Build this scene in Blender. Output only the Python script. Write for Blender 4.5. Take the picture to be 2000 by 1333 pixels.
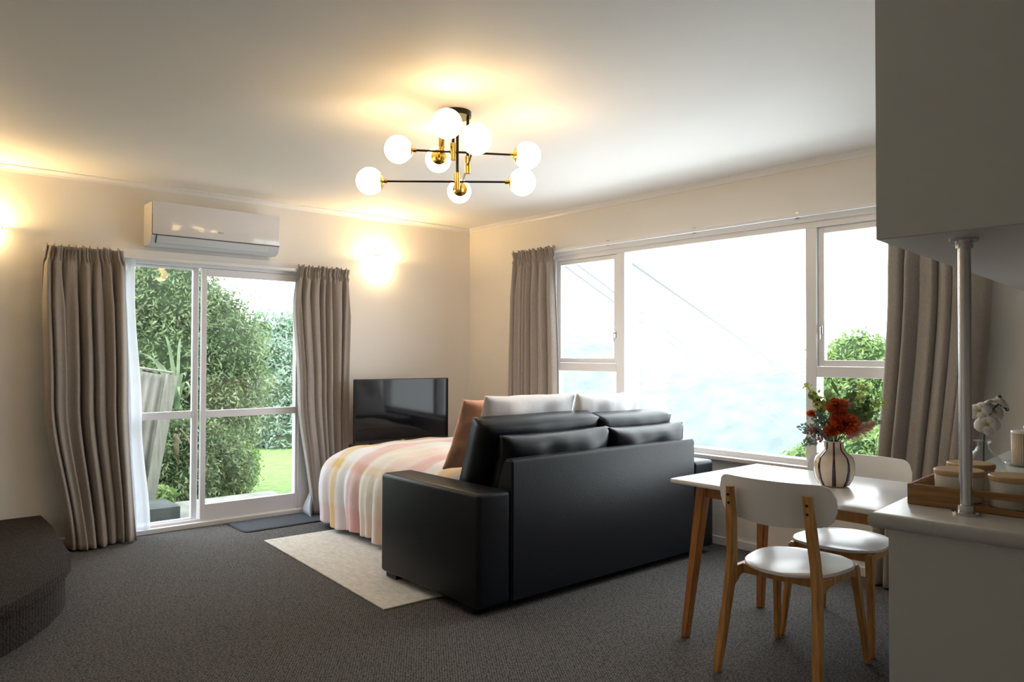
import bpy, bmesh, math, random
import numpy as np
from mathutils import Vector, Matrix

random.seed(7)
rng = np.random.default_rng(7)
for o in list(bpy.data.objects):
    bpy.data.objects.remove(o)
SC = bpy.context.scene
COL = SC.collection
PI = math.pi

# ------------------------------------------------------------------ camera
F_PX, PITCH, YAW, ROLL = 1472.42, 0.01772, 0.7131, 0.0033
CAM = np.array([0.0, 0.0, 1.3388])
XW, YW, HC = 4.621, 5.995, 2.592          # window wall, door wall, ceiling

cd = bpy.data.cameras.new('camera')
cd.sensor_width = 36.0
cd.lens = F_PX * 36.0 / 2000.0
cd.clip_start = 0.05
cd.clip_end = 300
cam = bpy.data.objects.new('camera', cd)
COL.objects.link(cam)
_R = Vector((math.cos(YAW), -math.sin(YAW), 0))
_F = Vector((math.sin(YAW) * math.cos(PITCH), math.cos(YAW) * math.cos(PITCH), math.sin(PITCH)))
_U = _R.cross(_F)
_r = _R * math.cos(ROLL) + _U * math.sin(ROLL)
_u = -_R * math.sin(ROLL) + _U * math.cos(ROLL)
M = Matrix((( _r.x, _u.x, -_F.x, CAM[0]), (_r.y, _u.y, -_F.y, CAM[1]), (_r.z, _u.z, -_F.z, CAM[2]), (0, 0, 0, 1)))
cam.matrix_world = M
SC.camera = cam

# ------------------------------------------------------------------ world, light, exposure
SKY = 7.6
w = bpy.data.worlds.new('overcast_sky')
SC.world = w
w.use_nodes = True
nt = w.node_tree
bg = nt.nodes['Background']
bg.inputs['Color'].default_value = (0.91, 0.96, 1.0, 1)
bg.inputs['Strength'].default_value = SKY
SC.view_settings.view_transform = 'Standard'
SC.view_settings.look = 'None'
SC.view_settings.gamma = 1.0
SC.view_settings.use_curve_mapping = False
SC.view_settings.exposure = 0.0

def portal(name, loc, rot, sx, sy):
    l = bpy.data.lights.new(name, 'AREA')
    l.shape = 'RECTANGLE'; l.size = sx; l.size_y = sy
    l.cycles.is_portal = True
    o = bpy.data.objects.new(name, l)
    o.location = loc; o.rotation_euler = rot
    COL.objects.link(o)
portal('window_portal', (XW + 0.16, 3.23, 1.42), (0, PI / 2, 0), 1.7, 3.2)
portal('door_portal', (2.13, YW + 0.16, 1.02), (-PI / 2, 0, 0), 1.5, 2.1)

# ------------------------------------------------------------------ pixel helpers (2000 x 1333 frame)
def ray(x, y):
    x = (x - 1000) / F_PX; y = (666.5 - y) / F_PX
    c, s = math.cos(ROLL), math.sin(ROLL)
    x, y = c * x - s * y, s * x + c * y
    fw = math.cos(PITCH) - y * math.sin(PITCH); up = math.sin(PITCH) + y * math.cos(PITCH)
    return np.array([math.cos(YAW) * x + math.sin(YAW) * fw, -math.sin(YAW) * x + math.cos(YAW) * fw, up])
def PZ(x, y, z): r = ray(x, y); return Vector(CAM + r * (z - CAM[2]) / r[2])
def PX(x, y, X): r = ray(x, y); return Vector(CAM + r * X / r[0])
def PY(x, y, Y): r = ray(x, y); return Vector(CAM + r * Y / r[1])
def PD(x, y, d): return Vector(CAM + ray(x, y) * d)

# ------------------------------------------------------------------ materials
MATS = {}
def mat(name, col=(0.8, 0.8, 0.8), rough=0.5, metal=0.0, noise=0.0, nscale=8.0, bump=0.0, bscale=60.0, spec=0.5,
        coat=0.0, emit=None, estr=0.0, trans=0.0, sheen=0.0, ndetail=3.0, stretch=None, sss=0.0, ior=1.45):
    if name in MATS: return MATS[name]
    m = bpy.data.materials.new(name); m.use_nodes = True
    nt = m.node_tree; b = nt.nodes['Principled BSDF']
    b.inputs['Base Color'].default_value = (*col, 1)
    b.inputs['Roughness'].default_value = rough
    b.inputs['Metallic'].default_value = metal
    b.inputs['Specular IOR Level'].default_value = spec
    b.inputs['IOR'].default_value = ior
    b.inputs['Coat Weight'].default_value = coat
    b.inputs['Transmission Weight'].default_value = trans
    b.inputs['Sheen Weight'].default_value = sheen
    if emit:
        b.inputs['Emission Color'].default_value = (*emit, 1)
        b.inputs['Emission Strength'].default_value = estr
    tc = None
    def coords():
        t = nt.nodes.new('ShaderNodeTexCoord'); mp = nt.nodes.new('ShaderNodeMapping')
        nt.links.new(t.outputs['Object'], mp.inputs['Vector'])
        if stretch: mp.inputs['Scale'].default_value = stretch
        return mp.outputs['Vector']
    if noise > 0:
        n = nt.nodes.new('ShaderNodeTexNoise'); n.inputs['Scale'].default_value = nscale; n.inputs['Detail'].default_value = ndetail
        nt.links.new(coords(), n.inputs['Vector'])
        r = nt.nodes.new('ShaderNodeValToRGB')
        r.color_ramp.elements[0].position = 0.3; r.color_ramp.elements[1].position = 0.7
        r.color_ramp.elements[0].color = (*[max(0, c * (1 - noise)) for c in col], 1)
        r.color_ramp.elements[1].color = (*[min(1, c * (1 + noise)) for c in col], 1)
        nt.links.new(n.outputs['Fac'], r.inputs['Fac'])
        nt.links.new(r.outputs['Color'], b.inputs['Base Color'])
    if bump > 0:
        n2 = nt.nodes.new('ShaderNodeTexNoise'); n2.inputs['Scale'].default_value = bscale; n2.inputs['Detail'].default_value = 2
        nt.links.new(coords(), n2.inputs['Vector'])
        bp = nt.nodes.new('ShaderNodeBump'); bp.inputs['Strength'].default_value = bump; bp.inputs['Distance'].default_value = 0.01
        nt.links.new(n2.outputs['Fac'], bp.inputs['Height'])
        nt.links.new(bp.outputs['Normal'], b.inputs['Normal'])
    MATS[name] = m
    return m

def N(m, t): return m.node_tree.nodes.new(t)
def L(m, a, b): m.node_tree.links.new(a, b)

M_WALL = mat('wall_paint', (0.85, 0.81, 0.765), 0.6, bump=0.05, bscale=150)
M_CEIL = mat('ceiling_paint', (0.86, 0.855, 0.845), 0.65)
M_TRIM = mat('white_gloss_trim', (0.86, 0.85, 0.86), 0.3)
M_ALU = mat('white_aluminium', (0.82, 0.82, 0.86), 0.35)
M_CAB = mat('cabinet_paint', (0.72, 0.72, 0.70), 0.38)
M_BENCH = mat('bench_laminate', (0.66, 0.66, 0.64), 0.28, noise=0.04, nscale=60)
M_CHROME = mat('brushed_steel', (0.62, 0.62, 0.64), 0.22, metal=1.0)
M_BLACKMETAL = mat('black_metal', (0.02, 0.018, 0.015), 0.35, metal=0.6)
M_BRASS = mat('brass', (0.85, 0.56, 0.13), 0.18, metal=1.0)
M_LEATHER = mat('black_leather', (0.008, 0.010, 0.015), 0.38, bump=0.10, bscale=160, spec=0.32)
M_WOOD = mat('oak_wood', (0.52, 0.27, 0.085), 0.42, noise=0.28, nscale=9, stretch=(6, 6, 0.6))
M_WOOD2 = mat('table_wood', (0.46, 0.20, 0.065), 0.42, noise=0.22, nscale=9, stretch=(6, 6, 0.6))
M_TRAY = mat('tray_wood', (0.36, 0.19, 0.07), 0.45, noise=0.3, nscale=7, stretch=(6, 0.7, 12))
M_LID = mat('bamboo_lid', (0.60, 0.40, 0.21), 0.45, noise=0.12, nscale=12, stretch=(8, 1, 1))
M_WHITE = mat('white_lacquer', (0.82, 0.82, 0.83), 0.3)
M_TABLETOP = mat('white_table_top', (0.80, 0.80, 0.81), 0.22)
M_CERAMIC = mat('white_ceramic', (0.74, 0.73, 0.69), 0.25)
M_PLASTIC = mat('white_plastic', (0.80, 0.78, 0.78), 0.12, coat=0.3)
M_PLASTIC2 = mat('aircon_grey_plastic', (0.66, 0.70, 0.74), 0.35)
M_SEAM = mat('dark_seam', (0.05, 0.055, 0.06), 0.6)
M_PILLOW = mat('white_cotton', (0.88, 0.87, 0.90), 0.85, bump=0.8, bscale=8, sheen=0.2)
M_PEACH = mat('peach_cotton', (0.76, 0.43, 0.32), 0.85, noise=0.18, nscale=10, bump=0.15, bscale=18, sheen=0.2)
M_MATT = mat('mattress_ticking', (0.7, 0.69, 0.67), 0.9)
M_SCREEN = mat('tv_screen', (0.004, 0.004, 0.005), 0.06, spec=0.35)
M_TVBODY = mat('tv_bezel', (0.012, 0.012, 0.013), 0.3)
M_GLOBE = mat('lit_opal_glass', (0.9, 0.88, 0.85), 0.3, emit=(1.0, 0.66, 0.30), estr=13.0)
M_SCONCE = mat('lit_frosted_glass', (0.9, 0.88, 0.85), 0.3, emit=(1.0, 0.70, 0.33), estr=18.0)
M_BULB = mat('lit_bulb', (0.9, 0.9, 0.9), 0.3, emit=(1.0, 0.66, 0.28), estr=900.0)
M_MAT = mat('doormat_rubber_pile', (0.055, 0.062, 0.075), 0.95, noise=0.3, nscale=180, bump=0.4, bscale=260)
M_MATEDGE = mat('doormat_edge', (0.012, 0.014, 0.018), 0.7)
M_CONC = mat('concrete', (0.07, 0.08, 0.075), 0.9, noise=0.25, nscale=6, bump=0.3, bscale=30)
M_CONC2 = mat('concrete_pavers', (0.18, 0.19, 0.17), 0.9, noise=0.3, nscale=5, bump=0.3, bscale=30)
M_IRON = mat('weathered_corrugated_iron', (0.24, 0.235, 0.21), 0.75, noise=0.3, nscale=3)
M_POST = mat('weathered_grey_wood', (0.25, 0.25, 0.215), 0.85, noise=0.2, nscale=6, stretch=(8, 8, 0.6))
M_CABLE = mat('cable_rubber', (0.12, 0.14, 0.15), 0.6)
M_BARK = mat('bark', (0.20, 0.15, 0.10), 0.9, noise=0.3, nscale=10)
M_GRASS = mat('lawn', (0.10, 0.165, 0.035), 0.95, noise=0.35, nscale=9, bump=0.6, bscale=70)
M_SOIL = mat('garden_soil', (0.10, 0.13, 0.06), 0.95, noise=0.4, nscale=4, bump=0.6, bscale=20)
M_TVUNIT = mat('tv_unit_wood', (0.22, 0.12, 0.06), 0.5, noise=0.25, nscale=8, stretch=(0.6, 8, 8))

def leaf_mat(name, c0, c1):
    m = bpy.data.materials.new(name); m.use_nodes = True
    b = m.node_tree.nodes['Principled BSDF']
    g = N(m, 'ShaderNodeTexCoord'); n = N(m, 'ShaderNodeTexNoise'); n.inputs['Scale'].default_value = 5.5; n.inputs['Detail'].default_value = 6
    r = N(m, 'ShaderNodeValToRGB'); r.color_ramp.elements[0].position = 0.35; r.color_ramp.elements[1].position = 0.66
    r.color_ramp.elements[0].color = (*c0, 1); r.color_ramp.elements[1].color = (*c1, 1)
    L(m, g.outputs['Object'], n.inputs['Vector']); L(m, n.outputs['Fac'], r.inputs['Fac']); L(m, r.outputs['Color'], b.inputs['Base Color'])
    b.inputs['Roughness'].default_value = 0.5
    tr = N(m, 'ShaderNodeBsdfTranslucent'); mx = N(m, 'ShaderNodeMixShader'); mx.inputs[0].default_value = 0.3
    L(m, r.outputs['Color'], tr.inputs['Color'])
    L(m, b.outputs[0], mx.inputs[1]); L(m, tr.outputs[0], mx.inputs[2])
    L(m, mx.outputs[0], m.node_tree.nodes['Material Output'].inputs['Surface'])
    return m
M_LEAF = leaf_mat('hedge_leaves', (0.055, 0.095, 0.035), (0.21, 0.28, 0.135))
M_LEAF2 = leaf_mat('bright_leaves', (0.10, 0.20, 0.045), (0.25, 0.36, 0.12))
M_LEAF3 = leaf_mat('haze_tinted_leaves', (0.11, 0.19, 0.13), (0.27, 0.37, 0.27))  # far trees: distance haze put into the leaf colour
M_FLAX = leaf_mat('flax_leaves', (0.08, 0.13, 0.07), (0.24, 0.31, 0.19))
M_CORE = mat('shaded_foliage', (0.03, 0.05, 0.02), 0.9, noise=0.5, nscale=7)  # dark colour stands in for the shade inside the foliage
M_EUC = leaf_mat('eucalyptus_leaf', (0.14, 0.24, 0.07), (0.32, 0.44, 0.17))
M_EUC2 = leaf_mat('dark_green_leaf', (0.05, 0.11, 0.035), (0.14, 0.24, 0.07))
M_LIME = leaf_mat('lime_sprig', (0.44, 0.50, 0.10), (0.70, 0.72, 0.26))
M_TEAL = leaf_mat('blue_green_sprig', (0.18, 0.28, 0.22), (0.40, 0.50, 0.42))
M_ORANGE = leaf_mat('orange_petals', (0.62, 0.10, 0.03), (0.90, 0.30, 0.11))
M_PINK = leaf_mat('pink_berries', (0.42, 0.12, 0.18), (0.80, 0.45, 0.47))
M_PLUME = leaf_mat('peach_plume', (0.88, 0.60, 0.45), (0.95, 0.72, 0.58))
M_STEM = mat('green_stem', (0.09, 0.12, 0.04), 0.6)
M_PETAL = mat('orchid_petal', (0.86, 0.85, 0.84), 0.55)
M_ORCHIDC = mat('orchid_throat', (0.62, 0.42, 0.08), 0.5)
M_ORCHIDG = mat('orchid_stalk', (0.06, 0.08, 0.04), 0.5)
M_VASE = mat('cream_glass_vase', (0.86, 0.72, 0.57), 0.08, coat=0.6, noise=0.05, nscale=9)
M_VSTRIPE = mat('dark_vase_stripe', (0.045, 0.018, 0.03), 0.12, coat=0.5)
M_JAR = mat('ribbed_jar_beige', (0.52, 0.43, 0.33), 0.35)

def pane_mat():
    m = bpy.data.materials.new('window_glass'); m.use_nodes = True
    t = N(m, 'ShaderNodeBsdfTransparent'); t.inputs['Color'].default_value = (0.97, 0.985, 0.98, 1)
    g = N(m, 'ShaderNodeBsdfGlossy'); g.inputs['Roughness'].default_value = 0.02
    f = N(m, 'ShaderNodeLayerWeight'); f.inputs['Blend'].default_value = 0.5
    pw = N(m, 'ShaderNodeMath'); pw.operation = 'POWER'; pw.inputs[1].default_value = 4.0
    ml = N(m, 'ShaderNodeMath'); ml.operation = 'MULTIPLY_ADD'; ml.inputs[1].default_value = 0.45; ml.inputs[2].default_value = 0.03
    mx = N(m, 'ShaderNodeMixShader')
    L(m, f.outputs['Facing'], pw.inputs[0]); L(m, pw.outputs[0], ml.inputs[0])
    L(m, ml.outputs[0], mx.inputs[0]); L(m, t.outputs[0], mx.inputs[1]); L(m, g.outputs[0], mx.inputs[2])
    L(m, mx.outputs[0], m.node_tree.nodes['Material Output'].inputs['Surface'])
    return m
M_PANE = pane_mat()
def clear_mat():
    m = bpy.data.materials.new('clear_vase_glass'); m.use_nodes = True
    t = N(m, 'ShaderNodeBsdfTransparent'); t.inputs['Color'].default_value = (0.96, 0.98, 0.985, 1)
    g = N(m, 'ShaderNodeBsdfGlossy'); g.inputs['Roughness'].default_value = 0.03
    f = N(m, 'ShaderNodeLayerWeight'); f.inputs['Blend'].default_value = 0.5
    pw = N(m, 'ShaderNodeMath'); pw.operation = 'POWER'; pw.inputs[1].default_value = 3.0
    ml = N(m, 'ShaderNodeMath'); ml.operation = 'MULTIPLY_ADD'; ml.inputs[1].default_value = 0.55; ml.inputs[2].default_value = 0.04
    mx = N(m, 'ShaderNodeMixShader')
    L(m, f.outputs['Facing'], pw.inputs[0]); L(m, pw.outputs[0], ml.inputs[0])
    L(m, ml.outputs[0], mx.inputs[0]); L(m, t.outputs[0], mx.inputs[1]); L(m, g.outputs[0], mx.inputs[2])
    L(m, mx.outputs[0], m.node_tree.nodes['Material Output'].inputs['Surface'])
    return m
M_CLEAR = clear_mat()

def sheer_mat():
    m = bpy.data.materials.new('sheer_voile'); m.use_nodes = True
    t = N(m, 'ShaderNodeBsdfTransparent')
    d = N(m, 'ShaderNodeBsdfDiffuse'); d.inputs['Color'].default_value = (0.85, 0.87, 0.92, 1)
    tl = N(m, 'ShaderNodeBsdfTranslucent'); tl.inputs['Color'].default_value = (0.85, 0.87, 0.92, 1)
    a = N(m, 'ShaderNodeMixShader'); a.inputs[0].default_value = 0.5
    b = N(m, 'ShaderNodeMixShader'); b.inputs[0].default_value = 0.62
    L(m, d.outputs[0], a.inputs[1]); L(m, tl.outputs[0], a.inputs[2])
    L(m, t.outputs[0], b.inputs[1]); L(m, a.outputs[0], b.inputs[2])
    L(m, b.outputs[0], m.node_tree.nodes['Material Output'].inputs['Surface'])
    return m
M_SHEER = sheer_mat()

def curtain_mat():
    m = bpy.data.materials.new('taupe_linen'); m.use_nodes = True
    b = m.node_tree.nodes['Principled BSDF']; b.inputs['Roughness'].default_value = 0.9
    b.inputs['Sheen Weight'].default_value = 0.25
    g = N(m, 'ShaderNodeTexCoord')
    mp = N(m, 'ShaderNodeMapping'); mp.inputs['Scale'].default_value = (90, 90, 700)
    mp2 = N(m, 'ShaderNodeMapping'); mp2.inputs['Scale'].default_value = (500, 500, 50)
    n1 = N(m, 'ShaderNodeTexNoise'); n1.inputs['Scale'].default_value = 1; n2 = N(m, 'ShaderNodeTexNoise'); n2.inputs['Scale'].default_value = 1
    ad = N(m, 'ShaderNodeMath'); ad.operation = 'ADD'
    r = N(m, 'ShaderNodeValToRGB'); r.color_ramp.elements[0].position = 0.3; r.color_ramp.elements[1].position = 0.75
    r.color_ramp.elements[0].color = (0.30, 0.255, 0.225, 1); r.color_ramp.elements[1].color = (0.48, 0.43, 0.39, 1)
    L(m, g.outputs['Object'], mp.inputs[0]); L(m, g.outputs['Object'], mp2.inputs[0])
    L(m, mp.outputs[0], n1.inputs['Vector']); L(m, mp2.outputs[0], n2.inputs['Vector'])
    ad2 = N(m, 'ShaderNodeMath'); ad2.operation = 'MULTIPLY'; ad2.inputs[1].default_value = 0.5
    L(m, n1.outputs['Fac'], ad.inputs[0]); L(m, n2.outputs['Fac'], ad.inputs[1]); L(m, ad.outputs[0], ad2.inputs[0])
    L(m, ad2.outputs[0], r.inputs['Fac']); L(m, r.outputs['Color'], b.inputs['Base Color'])
    tl = N(m, 'ShaderNodeBsdfTranslucent'); mx = N(m, 'ShaderNodeMixShader'); mx.inputs[0].default_value = 0.12
    L(m, r.outputs['Color'], tl.inputs['Color']); L(m, b.outputs[0], mx.inputs[1]); L(m, tl.outputs[0], mx.inputs[2])
    L(m, mx.outputs[0], m.node_tree.nodes['Material Output'].inputs['Surface'])
    return m
M_CURT = curtain_mat()

def carpet_mat(name, c0, c1, rot=0.6):
    m = bpy.data.materials.new(name); m.use_nodes = True
    b = m.node_tree.nodes['Principled BSDF']; b.inputs['Roughness'].default_value = 0.95; b.inputs['Specular IOR Level'].default_value = 0.15
    g = N(m, 'ShaderNodeTexCoord'); mp = N(m, 'ShaderNodeMapping'); mp.inputs['Rotation'].default_value = (0, 0, rot)
    v = N(m, 'ShaderNodeTexVoronoi'); v.inputs['Scale'].default_value = 92; v.inputs['Randomness'].default_value = 0.35
    n = N(m, 'ShaderNodeTexNoise'); n.inputs['Scale'].default_value = 260; n.inputs['Detail'].default_value = 2
    r = N(m, 'ShaderNodeValToRGB'); r.color_ramp.elements[0].position = 0.1; r.color_ramp.elements[1].position = 0.65
    r.color_ramp.elements[0].color = (*c1, 1); r.color_ramp.elements[1].color = (*c0, 1)
    L(m, g.outputs['Object'], mp.inputs[0]); L(m, mp.outputs[0], v.inputs['Vector']); L(m, g.outputs['Object'], n.inputs['Vector'])
    L(m, v.outputs['Distance'], r.inputs['Fac'])
    mix = N(m, 'ShaderNodeMix'); mix.data_type = 'RGBA'; mix.blend_type = 'MULTIPLY'; mix.inputs[0].default_value = 0.55
    r2 = N(m, 'ShaderNodeValToRGB'); r2.color_ramp.elements[0].position = 0.3; r2.color_ramp.elements[0].color = (0.45, 0.45, 0.45, 1)
    r2.color_ramp.elements[1].position = 0.7; r2.color_ramp.elements[1].color = (1.3, 1.3, 1.3, 1)
    L(m, n.outputs['Fac'], r2.inputs['Fac']); L(m, r.outputs['Color'], mix.inputs[6]); L(m, r2.outputs['Color'], mix.inputs[7])
    L(m, mix.outputs[2], b.inputs['Base Color'])
    bp = N(m, 'ShaderNodeBump'); bp.inputs['Strength'].default_value = 0.7; bp.inputs['Distance'].default_value = 0.004; bp.invert = True
    L(m, v.outputs['Distance'], bp.inputs['Height']); L(m, bp.outputs['Normal'], b.inputs['Normal'])
    return m
M_CARPET = carpet_mat('charcoal_loop_carpet', (0.035, 0.034, 0.034), (0.225, 0.217, 0.217))
M_STEPC = carpet_mat('step_carpet', (0.026, 0.022, 0.020), (0.11, 0.095, 0.085), 0.2)
M_RUG = mat('woven_cream_rug', (0.68, 0.66, 0.63), 0.95, noise=0.14, nscale=55, bump=0.5, bscale=220, stretch=(1, 0.35, 1))

def plaid_mat():
    m = bpy.data.materials.new('watercolour_plaid_cotton'); m.use_nodes = True
    b = m.node_tree.nodes['Principled BSDF']; b.inputs['Roughness'].default_value = 0.85; b.inputs['Sheen Weight'].default_value = 0.15
    uv = N(m, 'ShaderNodeUVMap'); sp = N(m, 'ShaderNodeSeparateXYZ')
    nz = N(m, 'ShaderNodeTexNoise'); nz.inputs['Scale'].default_value = 7; nz.inputs['Detail'].default_value = 3
    wob = N(m, 'ShaderNodeMix'); wob.data_type = 'RGBA'; wob.blend_type = 'LINEAR_LIGHT'; wob.inputs[0].default_value = 0.025
    L(m, uv.outputs[0], nz.inputs['Vector']); L(m, uv.outputs[0], wob.inputs[6]); L(m, nz.outputs['Color'], wob.inputs[7]); L(m, wob.outputs[2], sp.inputs[0])
    cream, white, pink, ochre, lilac, peach = (0.80, 0.74, 0.65), (0.82, 0.82, 0.84), (0.77, 0.47, 0.47), (0.66, 0.43, 0.13), (0.74, 0.66, 0.70), (0.82, 0.66, 0.58)
    def stripes(sock, seq):
        mr = N(m, 'ShaderNodeMapRange'); mr.inputs[1].default_value = -1.8; mr.inputs[2].default_value = 1.8
        L(m, sock, mr.inputs[0])
        r = N(m, 'ShaderNodeValToRGB'); cr = r.color_ramp
        while len(cr.elements) > 1: cr.elements.remove(cr.elements[-1])
        first = True
        for (a, c, e) in seq:
            for pos in ((a + 1.8) / 3.6 + .004, (e + 1.8) / 3.6 - .004):
                if first: el = cr.elements[0]; el.position = pos; first = False
                else: el = cr.elements.new(pos)
                el.color = (*c, 1)
        L(m, mr.outputs[0], r.inputs['Fac'])
        return r.outputs['Color']
    # v runs along the bed towards its foot, u across it
    cv = stripes(sp.outputs['Y'], [(-1.2, white, -.62), (-.62, ochre, -.48), (-.48, white, -.34), (-.34, pink, -.17), (-.17, peach, .07), (.07, cream, .32), (.32, pink, .49), (.49, white, .65), (.65, ochre, .79), (.79, lilac, 1.8)])
    cu = stripes(sp.outputs['X'], [(-1.6, pink, -1.08), (-1.08, white, -.80), (-.80, ochre, -.70), (-.70, white, -.50), (-.50, peach, -.28), (-.28, white, .0), (.0, pink, .2), (.2, cream, .45), (.45, white, 1.6)])
    mx = N(m, 'ShaderNodeMix'); mx.data_type = 'RGBA'; mx.inputs[0].default_value = 0.27
    L(m, cv, mx.inputs[6]); L(m, cu, mx.inputs[7]); L(m, mx.outputs[2], b.inputs['Base Color'])
    bn = N(m, 'ShaderNodeTexNoise'); bn.inputs['Scale'].default_value = 9
    L(m, uv.outputs[0], bn.inputs['Vector'])
    bp = N(m, 'ShaderNodeBump'); bp.inputs['Strength'].default_value = 0.35; bp.inputs['Distance'].default_value = 0.02
    L(m, bn.outputs['Fac'], bp.inputs['Height']); L(m, bp.outputs['Normal'], b.inputs['Normal'])
    return m
M_PLAID = plaid_mat()

# ------------------------------------------------------------------ mesh helpers
def obj(name, bm_or_mesh, material, parent=None, smooth=False, loc=None, rot=None):
    if isinstance(bm_or_mesh, bmesh.types.BMesh):
        me = bpy.data.meshes.new(name); bmesh.ops.recalc_face_normals(bm_or_mesh, faces=bm_or_mesh.faces)
        bm_or_mesh.to_mesh(me); bm_or_mesh.free()
    else: me = bm_or_mesh
    if material and not me.materials: me.materials.append(material)
    if smooth:
        me.polygons.foreach_set('use_smooth', [True] * len(me.polygons))
        if smooth != 'all':
            try: me.set_sharp_from_angle(angle=math.radians(40))
            except Exception: pass
    o = bpy.data.objects.new(name, me); COL.objects.link(o)
    if loc is not None: o.location = loc
    if rot is not None: o.rotation_euler = rot
    if parent: o.parent = parent
    return o
def tag(o, label=None, cat=None, group=None, kind=None):
    if label: o['label'] = label
    if cat: o['category'] = cat
    if group: o['group'] = group
    if kind: o['kind'] = kind
    return o
def thing(name, label, cat, loc=(0, 0, 0), rz=0.0, group=None):
    o = bpy.data.objects.new(name, None); COL.objects.link(o)
    o.empty_display_size = 0.1
    o.location = loc; o.rotation_euler = (0, 0, rz)
    return tag(o, label, cat, group)
def sthing(name):
    o = bpy.data.objects.new(name, None); COL.objects.link(o); o['kind'] = 'structure'; return o
def BM(): return bmesh.new()
def box(bm, x0, x1, y0, y1, z0, z1, bev=0.0, seg=2, mtx=None):
    g = bmesh.ops.create_cube(bm, size=1.0)
    vs = g['verts']
    for v in vs:
        v.co = Vector((x0 + (v.co.x + .5) * (x1 - x0), y0 + (v.co.y + .5) * (y1 - y0), z0 + (v.co.z + .5) * (z1 - z0)))
    if bev > 0:
        es = list({e for v in vs for e in v.link_edges})
        r = bmesh.ops.bevel(bm, geom=es, offset=bev, segments=seg, affect='EDGES', profile=0.5)
        vs = list({v for f in r['faces'] for v in f.verts} | {v for v in vs if v.is_valid})
    if mtx is not None:
        for v in vs: v.co = mtx @ v.co
    return bm
def prism(bm, pts, z0, z1, bev=0.0, seg=2):
    a = [bm.verts.new((p[0], p[1], z0)) for p in pts]; b = [bm.verts.new((p[0], p[1], z1)) for p in pts]
    fs = [bm.faces.new(a[::-1]), bm.faces.new(b)]
    n = len(pts)
    for i in range(n): fs.append(bm.faces.new((a[i], a[(i + 1) % n], b[(i + 1) % n], b[i])))
    if bev > 0:
        es = list({e for f in fs[:2] for e in f.edges})
        bmesh.ops.bevel(bm, geom=es, offset=bev, segments=seg, affect='EDGES', profile=0.5)
    return bm
def frame_of(d):
    d = d.normalized(); a = Vector((0, 0, 1)) if abs(d.z) < 0.9 else Vector((1, 0, 0))
    x = d.cross(a).normalized(); y = d.cross(x).normalized()
    return x, y
def cyl(bm, p0, p1, r0, r1=None, seg=16, cap=True):
    p0, p1 = Vector(p0), Vector(p1); r1 = r0 if r1 is None else r1
    x, y = frame_of(p1 - p0)
    A = []; B = []
    for i in range(seg):
        a = 2 * PI * i / seg; d = x * math.cos(a) + y * math.sin(a)
        A.append(bm.verts.new(p0 + d * r0)); B.append(bm.verts.new(p1 + d * r1))
    for i in range(seg): bm.faces.new((A[i], A[(i + 1) % seg], B[(i + 1) % seg], B[i]))
    if cap: bm.faces.new(A[::-1]); bm.faces.new(B)
    return bm
def tube(bm, pts, r, seg=8, radii=None):
    pts = [Vector(p) for p in pts]; rings = []
    for i, p in enumerate(pts):
        d = (pts[min(i + 1, len(pts) - 1)] - pts[max(i - 1, 0)])
        x, y = frame_of(d); rr = radii[i] if radii else r
        rings.append([bm.verts.new(p + (x * math.cos(2 * PI * k / seg) + y * math.sin(2 * PI * k / seg)) * rr) for k in range(seg)])
    for a, b in zip(rings, rings[1:]):
        for k in range(seg): bm.faces.new((a[k], a[(k + 1) % seg], b[(k + 1) % seg], b[k]))
    bm.faces.new(rings[0][::-1]); bm.faces.new(rings[-1])
    return bm
def lathe(bm, prof, seg=32, c=(0, 0, 0), ribs=0, ramp=0.0):
    rings = []; c = Vector(c)
    for (r, z) in prof:
        if r < 1e-5: rings.append([bm.verts.new(c + Vector((0, 0, z)))])
        else:
            ring = []
            for k in range(seg):
                a = 2 * PI * k / seg; rr = r * (1 + ramp * math.cos(ribs * a)) if ribs else r
                ring.append(bm.verts.new(c + Vector((rr * math.cos(a), rr * math.sin(a), z))))
            rings.append(ring)
    for a, b in zip(rings, rings[1:]):
        if len(a) == 1 and len(b) == 1: continue
        for k in range(seg):
            k2 = (k + 1) % seg
            if len(a) == 1: bm.faces.new((a[0], b[k2], b[k]))
            elif len(b) == 1: bm.faces.new((a[k], a[k2], b[0]))
            else: bm.faces.new((a[k], a[k2], b[k2], b[k]))
    return bm
def sphere(bm, c, r, seg=24, rings=14, sc=(1, 1, 1)):
    c = Vector(c)
    pr = [(math.sin(PI * i / rings) * r, -math.cos(PI * i / rings) * r) for i in range(rings + 1)]
    pr[0] = (0, -r); pr[-1] = (0, r)
    n0 = len(bm.verts); lathe(bm, pr, seg)
    bm.verts.ensure_lookup_table()
    for v in bm.verts[n0:]: v.co = c + Vector((v.co.x * sc[0], v.co.y * sc[1], v.co.z * sc[2]))
    return bm
def grid_obj(name, nu, nv, fn, material, parent=None, uvfn=None, closed_u=False):
    P = [fn(i / nu, j / nv) for j in range(nv + 1) for i in range(nu + 1)]
    faces = [(j * (nu + 1) + i, j * (nu + 1) + i + 1, (j + 1) * (nu + 1) + i + 1, (j + 1) * (nu + 1) + i) for j in range(nv) for i in range(nu)]
    me = bpy.data.meshes.new(name); me.from_pydata([tuple(p) for p in P], [], faces)
    if uvfn:
        U = [uvfn(i / nu, j / nv) for j in range(nv + 1) for i in range(nu + 1)]
        lay = me.uv_layers.new(name='UVMap'); 
        for lp in me.loops: lay.data[lp.index].uv = U[lp.vertex_index]
    me.update()
    return obj(name, me, material, parent, smooth='all')
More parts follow.
